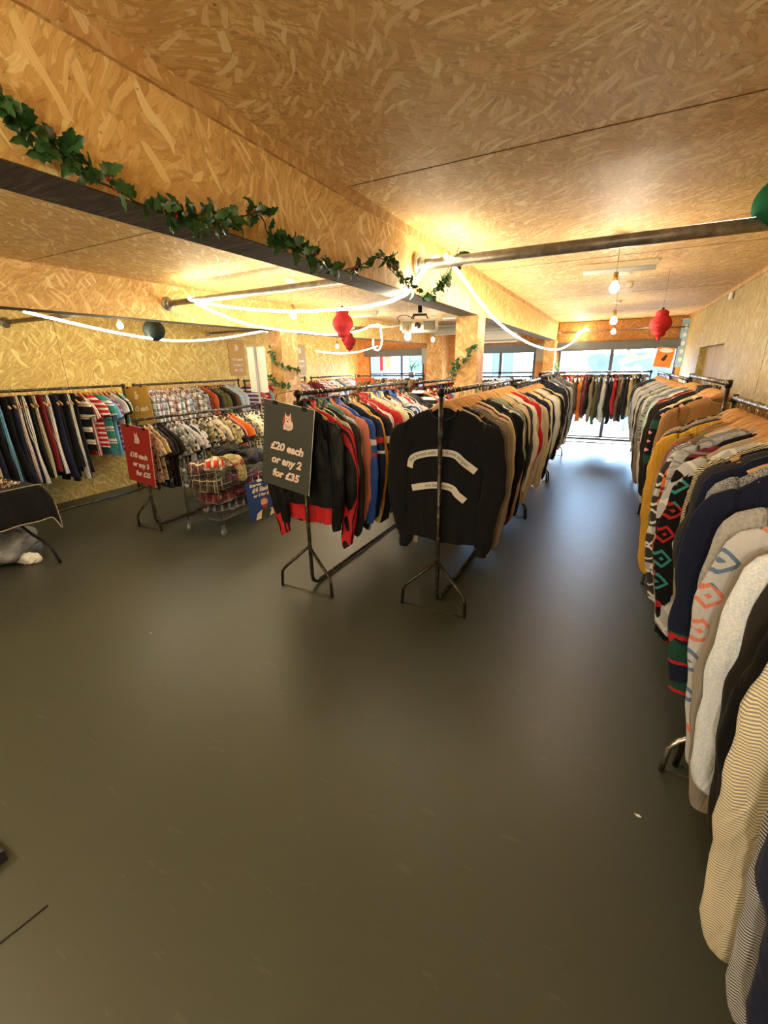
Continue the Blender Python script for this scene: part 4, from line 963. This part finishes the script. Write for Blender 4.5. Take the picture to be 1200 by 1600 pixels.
# ------------------------------------------------------------------ pipes
def flange_pipe(a, b, r, label, both=True):
    a, b = Vector(a), Vector(b); d = (b-a).normalized()
    t = empty('steel_pipe', a, 0, label, 'pipe')
    MB().tube([(0, 0, 0), b-a], r, 20).ob('tube', M_PIPE, t)
    for p, s in ((Vector(), 1), (b-a, -1)):
        MB().tube([p, p+d*s*.010], r*2.3, 24).ob('flange', M_GALV, t)
        MB().tube([p+d*s*.01, p+d*s*.055], r*1.35, 20).ob('socket', M_GALV, t)
        for k in range(4):
            an = pi/4+k*pi/2; q_ = Vector((0, cos(an), sin(an)))*r*1.8; MB().tube([p+q_+d*s*.008, p+q_+d*s*.018], .008, 6).ob('bolt', M_GALV, t)
    return t
flange_pipe((-1.320, 3.12, 2.40), (XR-.012, 3.12, 2.385), .034, 'thick steel pipe spanning from the main beam to the right wall')
flange_pipe((-4.40, 3.50, 2.42), (-1.545, 3.40, 2.42), .030, 'steel pipe spanning the middle bay above the rope lights')
flange_pipe((-4.40, 7.35, 2.40), (-1.545, 7.45, 2.40), .026, 'steel pipe spanning the middle bay behind the red lantern')
flange_pipe((-1.31, 11.35, 2.38), (XR, 11.35, 2.385), .014, 'thin rail in front of the header boards of the right window')
flange_pipe((XL, 3.0, 2.33), (-4.60, 3.0, 2.33), .026, 'steel pipe spanning the left bay near the dark green lantern')
flange_pipe((XL, 6.1, 2.36), (-4.60, 6.1, 2.36), .02, 'steel pipe spanning the left bay above the ochre poster')

# ------------------------------------------------------------------ rope lights
def rope(path, label, r=.0115, sm=6):
    return tag(MB().tube(smooth_path(path, sm), r, 8).ob('rope_light', M_ROPE), label, 'rope light', 'warm glowing rope lights')
rope([(-1.17, 3.14, 2.438), (-1.21, 3.12, 2.43), (-1.275, 3.04, 2.32), (-1.315, 2.94, 2.212), (-1.40, 2.95, 2.185), (-1.56, 3.10, 2.185), (-2.0, 3.36, 2.20), (-2.7, 3.4, 2.225), (-3.4, 3.42, 2.31), (-3.98, 3.46, 2.42), (-4.02, 3.50, 2.455)], 'glowing rope light running from the near pipe across to the middle bay pipe')
rope([(-4.00, 3.52, 2.455), (-4.02, 3.56, 2.40), (-3.95, 4.2, 2.24), (-3.9, 5.1, 2.20), (-3.98, 6.2, 2.22), (-4.03, 7.0, 2.33), (-4.0, 7.36, 2.43), (-3.85, 7.37, 2.43)], 'glowing rope light running back through the middle bay to the far pipe')
rope([(-1.10, 3.09, 2.436), (-1.12, 3.13, 2.42), (-1.17, 3.6, 2.40), (-1.18, 4.35, 2.25), (-1.17, 5.4, 2.10), (-1.14, 7.2, 1.985), (-1.08, 9.4, 1.975), (-.95, 10.6, 2.12), (-.80, 11.33, 2.41), (-.70, 11.34, 2.43)], 'glowing rope light swooping along the right side of the main beam')
rope([(-3.84, 7.37, 2.43), (-3.84, 7.42, 2.15), (-3.92, 7.44, 2.02), (-4.03, 7.46, 2.06), (-4.05, 7.48, 2.2)], 'short hanging loop of rope light below the far pipe')
rope([(-5.10, 2.45, 2.30), (-5.12, 2.75, 2.25), (-5.15, 3.4, 2.155), (-5.2, 4.13, 2.105), (-5.2, 4.9, 2.16), (-5.12, 5.6, 2.275), (-5.05, 5.75, 2.30), (-4.92, 5.75, 2.24)], 'glowing rope light sagging through the left bay below the dark lantern')
rope([(-5.7, 8.0, 2.06), (-5.75, 8.9, 2.03), (-5.72, 9.8, 2.08), (-5.62, 10.6, 2.22)], 'glowing rope light in the far left bay')
rope([(-1.30, -.55, 2.30), (-.7, -.6, 2.12), (0, -.62, 2.05), (.6, -.6, 2.12), (1.15, -.55, 2.32)], 'added unseen rope light behind the camera brightening the right bay', .014)  # added out of view to brighten the near ceiling and beam
rope([(-4.38, -.4, 2.30), (-3.6, -.45, 2.12), (-2.95, -.47, 2.05), (-2.3, -.45, 2.12), (-1.57, -.4, 2.30)], 'added unseen rope light behind the camera brightening the middle bay', .014)  # second added rope, out of view, lights the near middle bay
rope([(-.95, 11.30, 2.20), (-.92, 11.32, 2.30), (-.86, 11.34, 2.41)], 'short rope light tail beside the right hand window header')

# ------------------------------------------------------------------ pendant bulbs
def pendant(x, y, zb, label, power=1, r=.034):
    t = empty('pendant_bulb', (x, y, ZC), 0, label, 'light bulb', 'bare pendant bulbs')
    MB().lathe([(0, -.035), (.045, -.035), (.055, -.02), (.055, 0)], n=24).ob('ceiling_rose', M_WHITE, t)
    z = zb-ZC
    MB().tube([(0, 0, -.03), (.003, 0, z/2), (0, 0, z+.09)], .0028, 6).ob('cord', plain('cord_cream', 'c2b79c', .6), t)
    MB().tube([(0, 0, z+.035), (0, 0, z+.095)], [.019, .016], 14).ob('lamp_holder', plain('holder_brass', 'a58a4e', .4, .5), t)
    MB().lathe([(.012, .040), (.016, .030), (.028, .012), (r, -.008), (.030, -.026), (.016, -.040), (0, -.043)], (0, 0, z), 20).ob('bulb', M_BULB, t)
    l = bpy.data.lights.new('bulb_light', 'POINT'); l.energy = BULB_E/20*power; l.color = (1, .86, .66); l.shadow_soft_size = .05
    lo = bpy.data.objects.new('bulb_light', l); COL.objects.link(lo); lo.location = (0, 0, z-.10); lo.parent = t
    return t
for x, y, z, lb in [(-.10, 3.96, 2.27, 'bare glowing bulb hanging nearest the thick pipe in the right bay'), (-.10, 5.45, 2.15, 'second bare glowing bulb of the right bay, hanging before the window'), (-.13, 8.0, 2.18, 'third bare glowing bulb of the right bay nearest the window'),
                    (-3.10, 3.98, 2.27, 'bare glowing bulb hanging in the middle bay left of the red lantern'), (-1.95, 4.35, 2.03, 'bare glowing bulb hanging just before the projector'), (-5.2, 3.45, 2.25, 'bare glowing bulb in the left bay left of the dark green lantern'),
                    (-3.2, 8.3, 2.2, 'bare glowing bulb far back in the middle bay'), (-5.3, 8.2, 2.15, 'bare glowing bulb far back in the left bay'), (-.15, -1.3, 2.15, 'added unseen bulb behind the camera brightening the right bay'), (-3.1, -.6, 2.15, 'added unseen bulb beside the camera brightening the middle bay')]:
    pendant(x, y, z, lb, 4.2 if y < 0 else .8)  # bulbs behind the camera are added and run stronger to lift the dark foreground

# ------------------------------------------------------------------ ceiling things
def batten(x, y, L_, label):
    t = empty('ceiling_batten_light', (x, y, ZC), radians(4), label, 'ceiling light')
    MB().box((-L_/2, -.05, -.045), (L_/2, .05, 0)).ob('housing', plain('batten_cream', 'd8cfb4', .5), t)
    q2 = plain('diffuser_clear', 'dfe9ee', .15)
    MB().tube([(-L_/2+.01, 0, -.058), (L_/2-.01, 0, -.058)], .022, 16).ob('diffuser', q2, t)
batten(-.11, 5.02, .62, 'unlit cream batten light on the right bay ceiling'); batten(-2.6, 8.2, .75, 'unlit batten light on the middle bay ceiling by the main post'); batten(-3.9, 6.9, .5, 'unlit batten light on the middle bay ceiling near the left beam')
def detector(x, y, label, r=.05): 
    return tag(MB().lathe([(0, -.055), (r*.7, -.052), (r, -.035), (r*1.05, 0)], (x, y, ZC), 24).ob('smoke_detector', plain('detector_cream', 'd6ccb0', .5)), label, 'smoke detector')
detector(-.03, 5.35, 'round cream smoke detector behind the batten light in the right bay'); detector(-.0, 6.3, 'small round cream detector furthest back on the right bay ceiling', .035); detector(-2.75, 5.7, 'round cream smoke detector on the middle bay ceiling')
# speakers, air conditioner
for x, z, lb in ((-1.62, 1.97, 'grey wall speaker between the middle and right windows'), (-4.53, 1.97, 'grey wall speaker beside the left hand window')):
    t = empty('wall_speaker', (x, YB-.20, z), 0, lb, 'speaker')
    MB().box((-.14, 0, -.2), (.14, .18, .2)).ob('cabinet', plain('speaker_grey', '8f8f84', .6), t); MB().box((-.13, -.008, -.19), (.13, 0, .19)).ob('grille', plain('grille_grey', 'a3a295', .7), t)
t = empty('air_conditioner', (-2.75, 11.099, 2.22), 0, 'long white air conditioning unit above the middle window', 'air conditioner')
MB().box((-.62, -.10, 0), (.58, .40, .26)).ob('casing', M_WHITE, t); MB().box((-.60, -.108, .02), (.56, -.10, .05)).ob('vent', M_GREYP, t); MB().box((-.60, -.104, .20), (.56, -.10, .215)).ob('seam', M_GREYP, t)
tag(MB().box((-3.97, 10.2, 2.40), (-1.56, 10.5, 2.60)).ob('duct', plain('duct_grey', 'b8b4a8', .5)), 'pale grey boxed duct crossing the middle bay ceiling', 'duct')
tag(MB().tube([(-3.97, 9.6, 2.47), (-1.56, 9.6, 2.47)], .04, 14).ob('conduit', M_GREYP), 'grey service pipe crossing the middle bay ceiling', 'pipe')
# projector
t = empty('projector', (-1.93, 4.62, 2.60), radians(18), 'grey ceiling projector on a black pole by the main post', 'projector')
MB().tube([(0, 0, 0), (0, 0, -.33)], .022, 14).ob('pole', M_BLKM, t)
MB().box((-.07, -.05, -.36), (.07, .05, -.345)).tube([(-.06, -.05, -.35), (-.09, -.07, -.40)], .006, 6).tube([(.06, -.05, -.35), (.09, -.07, -.40)], .006, 6).tube([(-.06, .05, -.35), (-.09, .07, -.40)], .006, 6).tube([(.06, .05, -.35), (.09, .07, -.40)], .006, 6).ob('bracket', M_BLKM, t)
bm = bmesh.new(); bmesh.ops.create_cube(bm, size=1)
for v in bm.verts: v.co = Vector((v.co.x*.40*(1 if v.co.y < 0 else .92), v.co.y*.30, v.co.z*.125-.465)); 
bmesh.ops.bevel(bm, geom=bm.edges[:], offset=.022, segments=4, affect='EDGES')
me = bpy.data.meshes.new('body'); bm.to_mesh(me); bm.free(); body = link('body', me, plain('projector_grey', 'b4ac96', .4), t)
for p in me.polygons: p.use_smooth = True
MB().box((-.165, -.156, -.51), (-.075, -.148, -.425)).box((.05, -.156, -.51), (.17, -.148, -.425)).ob('vent', plain('vent_dark', '4a4438', .6), t)
MB().tube([(-.01, -.145, -.468), (-.01, -.185, -.468)], .032, 20).ob('lens', M_BLACK, t)
MB().tube(smooth_path([(-.2, .0, -.43), (-.24, 0, -.37), (-.15, 0, -.35), (-.05, 0, -.40)], 5), .004, 6).ob('cable', M_BLACK, t)

# ------------------------------------------------------------------ paper lanterns
def lantern(c, prof, mat, label, top, seed=0, strg=True):
    t = empty('paper_lantern', c, 0, label, 'paper lantern')
    MB().lathe(prof, n=72, ripple=lambda k, n: 1 if k % 2 else .86).ob('honeycomb', mat, t)
    MB().tube([(0, 0, prof[-1][1]-.002), (0, 0, prof[-1][1]+.02)], .012, 10).ob('cap', M_BLACK, t)
    if strg: MB().tube([(0, 0, prof[-1][1]+.01), (0, 0, top-c[2])], .0012, 5).ob('string', M_BLACK, t)
def P_bell(s): return [(0, -.5*s), (.03*s, -.49*s), (.07*s, -.42*s), (.05*s, -.39*s), (.13*s, -.35*s), (.20*s, -.28*s), (.17*s, -.23*s), (.27*s, -.13*s), (.335*s, .02*s), (.30*s, .16*s), (.21*s, .27*s), (.18*s, .31*s), (.20*s, .36*s), (.18*s, .42*s), (.10*s, .47*s), (0, .48*s)]
def P_ball(s, e=1): return [(0, -.5*s)]+[(.5*s*e*cos(a), .5*s*sin(a)) for a in [-1.45+2.9*k/14 for k in range(15)]]+[(0, .5*s)]
def papr(n, h): return plain(n, h, .75, var=.1)
MR = papr('paper_red', 'b3232a'); MG = papr('paper_green', '1d7a52'); MDG = papr('paper_dark_green', '0e2018')
lantern((.33, 5.5, 2.083), P_bell(.30), papr('paper_bright_red', 'c01f22'), 'red paper lantern hanging in the right bay near the window', ZC)
lantern((-2.60, 4.15, 2.155), P_bell(.33), MR, 'larger red paper lantern hanging in the middle bay left of the projector', ZC)
lantern((-3.75, 6.15, 2.10), P_bell(.30), MR, 'smaller dark red paper lantern behind the larger middle one', ZC)
lantern((.635, 3.12, 2.475), P_ball(.245, 1.15), MG, 'bright green round paper lantern on the thick pipe at the right edge', ZC)
lantern((-5.2, 3.88, 2.215), P_ball(.25), MDG, 'dark green round paper lantern in the left bay below the beam', ZC)

# ------------------------------------------------------------------ garlands
def leaf(m, p, dirv, nrm, L_, W_):
    d = dirv.normalized(); n_ = nrm.normalized(); s = d.cross(n_).normalized(); out = []
    pr = [(0, .05), (.12, .55), (.22, .35), (.36, .95), (.50, .6), (.62, .85), (.74, .42), (.86, .38), (1, .0)]
    vs = []; 
    for t, w in pr:
        c = p+d*(L_*t)+n_*(.22*L_*sin(t*2.6)); vs += [c-s*(W_*w)+n_*(.10*W_), c-n_*(.10*W_), c+s*(W_*w)+n_*(.10*W_)]
    fs = []
    for i in range(len(pr)-1): fs += [(3*i, 3*i+1, 3*i+4, 3*i+3), (3*i+1, 3*i+2, 3*i+5, 3*i+4)]
    m.add(vs, fs, 0, True)
def garland(path, label, seed, dens=70, size=.055, berries=True, away=Vector((1, 0, 0)), spread=.03):
    rg = random.Random(seed); P = smooth_path(path, 8); t = empty('ivy_garland', path[0], 0, label, 'garland'); o0 = Vector(path[0])
    P = [p-o0+Vector([rg.uniform(-.004, .004) for _ in range(3)]) for p in P]
    MB().tube(P, .0028, 6).ob('stem', M_STEM, t)
    m = MB(); bb = MB(); tot = sum((P[i+1]-P[i]).length for i in range(len(P)-1))
    for k in range(int(tot*dens)):
        f = rg.random()*(len(P)-1.001); i = int(f); p = P[i].lerp(P[i+1], f-i)
        if sin(f*.55+seed)+sin(f*.21+2*seed) < -.9 and rg.random() < .8: continue
        d = Vector((rg.uniform(-.5, 1)*abs(away.x)+rg.uniform(-1, 1)*(1-abs(away.x)), rg.uniform(-1, 1)*(1-abs(away.y)*.5), rg.uniform(-1, .75)))
        n_ = away+Vector([rg.uniform(-.6, .6) for _ in range(3)])
        p = p+away*rg.uniform(0, spread)
        leaf(m, p, d, n_, size*rg.uniform(.7, 1.25), size*.34*rg.uniform(.8, 1.2))
        if berries and rg.random() < .10:
            for _ in range(2): MB().lathe([(0, -.006), (.005, -.003), (.006, 0), (.005, .004), (0, .006)], p+away*.01+Vector([rg.uniform(-.012, .012) for _ in range(3)]), 8).ob('berry', M_BERRY, t)
    m.ob('leaves', M_LEAF, t)
garland([(-1.29, .50, 2.38), (-1.29, .684, 2.315), (-1.29, .74, 2.27), (-1.30, .81, 2.26), (-1.29, .90, 2.225), (-1.30, 1.058, 2.205), (-1.29, 1.20, 2.215), (-1.30, 1.37, 2.26), (-1.29, 1.50, 2.30), (-1.30, 1.58, 2.24), (-1.29, 1.8, 2.215), (-1.30, 2.02, 2.20), (-1.30, 2.20, 2.235), (-1.29, 2.48, 2.33), (-1.30, 2.64, 2.30), (-1.29, 2.83, 2.24), (-1.29, 3.10, 2.20), (-1.25, 3.22, 2.24), (-1.17, 3.20, 2.31), (-1.08, 3.14, 2.41), (-1.02, 3.10, 2.47)], 'holly and ivy garland with red berries strung along the main beam', 5, 105, .060)
rg = random.Random(9); t0 = [o for o in COL.objects if o.name.startswith('ivy_garland')][0]
garland([(-1.36, 4.72, 1.90), (-1.40, 4.70, 1.87), (-1.45, 4.72, 1.80), (-1.50, 4.70, 1.82), (-1.55, 4.71, 1.76), (-1.58, 4.74, 1.70), (-1.59, 4.76, 1.62)], 'ivy sprig wrapped round the post below the main beam', 6, 90, .065, False, Vector((0, -1, 0)), .02)
garland([(-4.50, 5.22, 2.02), (-4.46, 5.20, 1.93), (-4.44, 5.2, 1.84), (-4.36, 5.22, 1.78), (-4.30, 5.28, 1.76), (-4.30, 5.42, 1.74), (-4.28, 5.55, 1.70)], 'ivy sprig wrapped high round the post under the left beam', 7, 80, .065, False, Vector((0, -1, 0)), .02)
garland([(-4.60, 5.23, 1.62), (-4.50, 5.20, 1.57), (-4.42, 5.20, 1.52), (-4.33, 5.22, 1.49), (-4.25, 5.26, 1.49)], 'ivy sprig wrapped low round the post behind the black price board', 8, 90, .065, False, Vector((0, -1, 0)), .02)
garland([(-1.36, 4.72, 1.52), (-1.30, 4.76, 1.51), (-1.29, 4.9, 1.52)], 'small ivy tuft at the foot of the main post above the rail', 9, 110, .06, False, Vector((0, -1, 0)), .02)
# house plants at the windows
def plant(c, label, n_=16, s=.3):
    rg = random.Random(int(c[0]*100)); t = empty('potted_plant', c, 0, label, 'plant')
    MB().lathe([(0, 0), (.07, 0), (.09, .14), (.082, .14), (.08, .12), (0, .12)], n=20).ob('pot', plain('pot_grey', '6a6a66', .6), t)
    m = MB(); st = MB()
    for k in range(n_):
        a = rg.uniform(0, 2*pi); h = rg.uniform(.5, 1)*s; e = Vector((cos(a)*s*.6, sin(a)*s*.5, .14+h)); st.tube(smooth_path([(0, 0, .12), (e.x*.3, e.y*.3, .14+h*.7), e], 4), .003, 5)
        for j in range(4): leaf(m, e*(.6+.13*j), Vector((cos(a)+rg.uniform(-.5, .5), sin(a), rg.uniform(-.6, .4))), Vector((0, 0, 1)), .13, .022)
    st.ob('stems', M_LEAF, t); m.ob('leaves', plain('leaf_bright', '4f9a4a', .5), t)
plant((-4.95, 11.28, 1.42), 'bushy green plant in front of the left hand window', 18, .34)
plant((-1.12, 11.28, 1.40), 'small green plant at the left edge of the right window', 9, .26)
for x in (-4.95, -1.12):
    tag(MB().box((x-.16, 11.14, 1.385), (x+.16, 11.42, 1.40)).box((x-.01, 11.27, 0), (x+.01, 11.29, 1.385)).box((x-.12, 11.18, 0), (x+.12, 11.38, .015)).ob('plant_stand', M_BLKM), 'slim dark stand under the plant at the '+('left hand window' if x < -3 else 'right hand window'), 'plant stand')

# ------------------------------------------------------------------ street outside
M_PAVE = plain('paving', '26292d', .8, var=.1, sc=3)
struct('ground_outside', MB().box((-30, YB+.12, -.12), (25, 45, -.02)), M_PAVE, label='pale paving outside the window')
q = N('stone_wall'); vo = q.n('ShaderNodeTexVoronoi', dict(feature='F1'), Vector=q.co('Object', (1, 1, 1.6)), Scale=3.2); s_ = q.n('ShaderNodeSeparateColor'); q.put(s_.inputs[0], vo.outputs['Color'])
M_STONE = q.done(q.ramp(s_.outputs[0], [(0, (.004, .005, .006, 1)), (.5, (.012, .015, .018, 1)), (1, (.06, .065, .07, 1))]), .85)
M_REND = plain('render_white', '70757a', .8, var=.04, sc=1)
tag(MB().box((-1.0, 17.5, -.05), (6, 18.1, 2.0)).ob('street_wall', M_STONE), 'speckled stone wall across the street outside the right window', 'wall')
tag(MB().box((-3.6, 18.4, -.05), (-1.2, 19, 2.4)).ob('street_building', M_REND), 'pale rendered building end outside between the windows', 'building')
t = empty('street_building', (-9.5, 20, -.05), 0, 'blue-grey building across the street outside the left window', 'building')
MB().box((-5, 0, 0), (5.5, 1, 3.4)).ob('facade', plain('facade_blue', '1c242a', .8, var=.06, sc=1), t)
for k in range(5): MB().box((-4.6+2*k, -.03, 1.2), (-3.4+2*k, 0, 2.4)).ob('window', M_FRAME, t)
t = empty('window_poster', (-6.02, YB-.012, 1.60), 0, 'red and white poster stuck on the left hand window', 'poster')
MB().box((0, 0, 0), (.10, .003, .40)).ob('red_sheet', plain('poster_red', 'c8434a', .6), t); MB().box((.16, 0, .05), (.34, .003, .38)).ob('white_sheet', M_WHITE, t)
for k in range(5):
    x = .42+.16*k; t = empty('bike_hoop', (x-.42+.35, 13.6+.0*k, -.02), 0, f'{["leftmost", "second", "middle", "fourth", "rightmost"][k]} of the blue-grey bicycle hoops outside the right window', 'bicycle hoop', 'bicycle hoops outside')
    MB().tube(smooth_path([(0, -.35, 0), (0, -.35, .55), (0, -.28, .72), (0, 0, .78), (0, .28, .72), (0, .35, .55), (0, .35, 0)], 5), .024, 10).ob('tube', plain('hoop_blue', '46557a', .4, .4), t)
struct('trim_16', MB().box((-1.25, 11.32, .0), (1.10, YB-.001, .035)), M_PAVE, label='low pale sill under the right hand window')
bpy.context.view_layer.update()
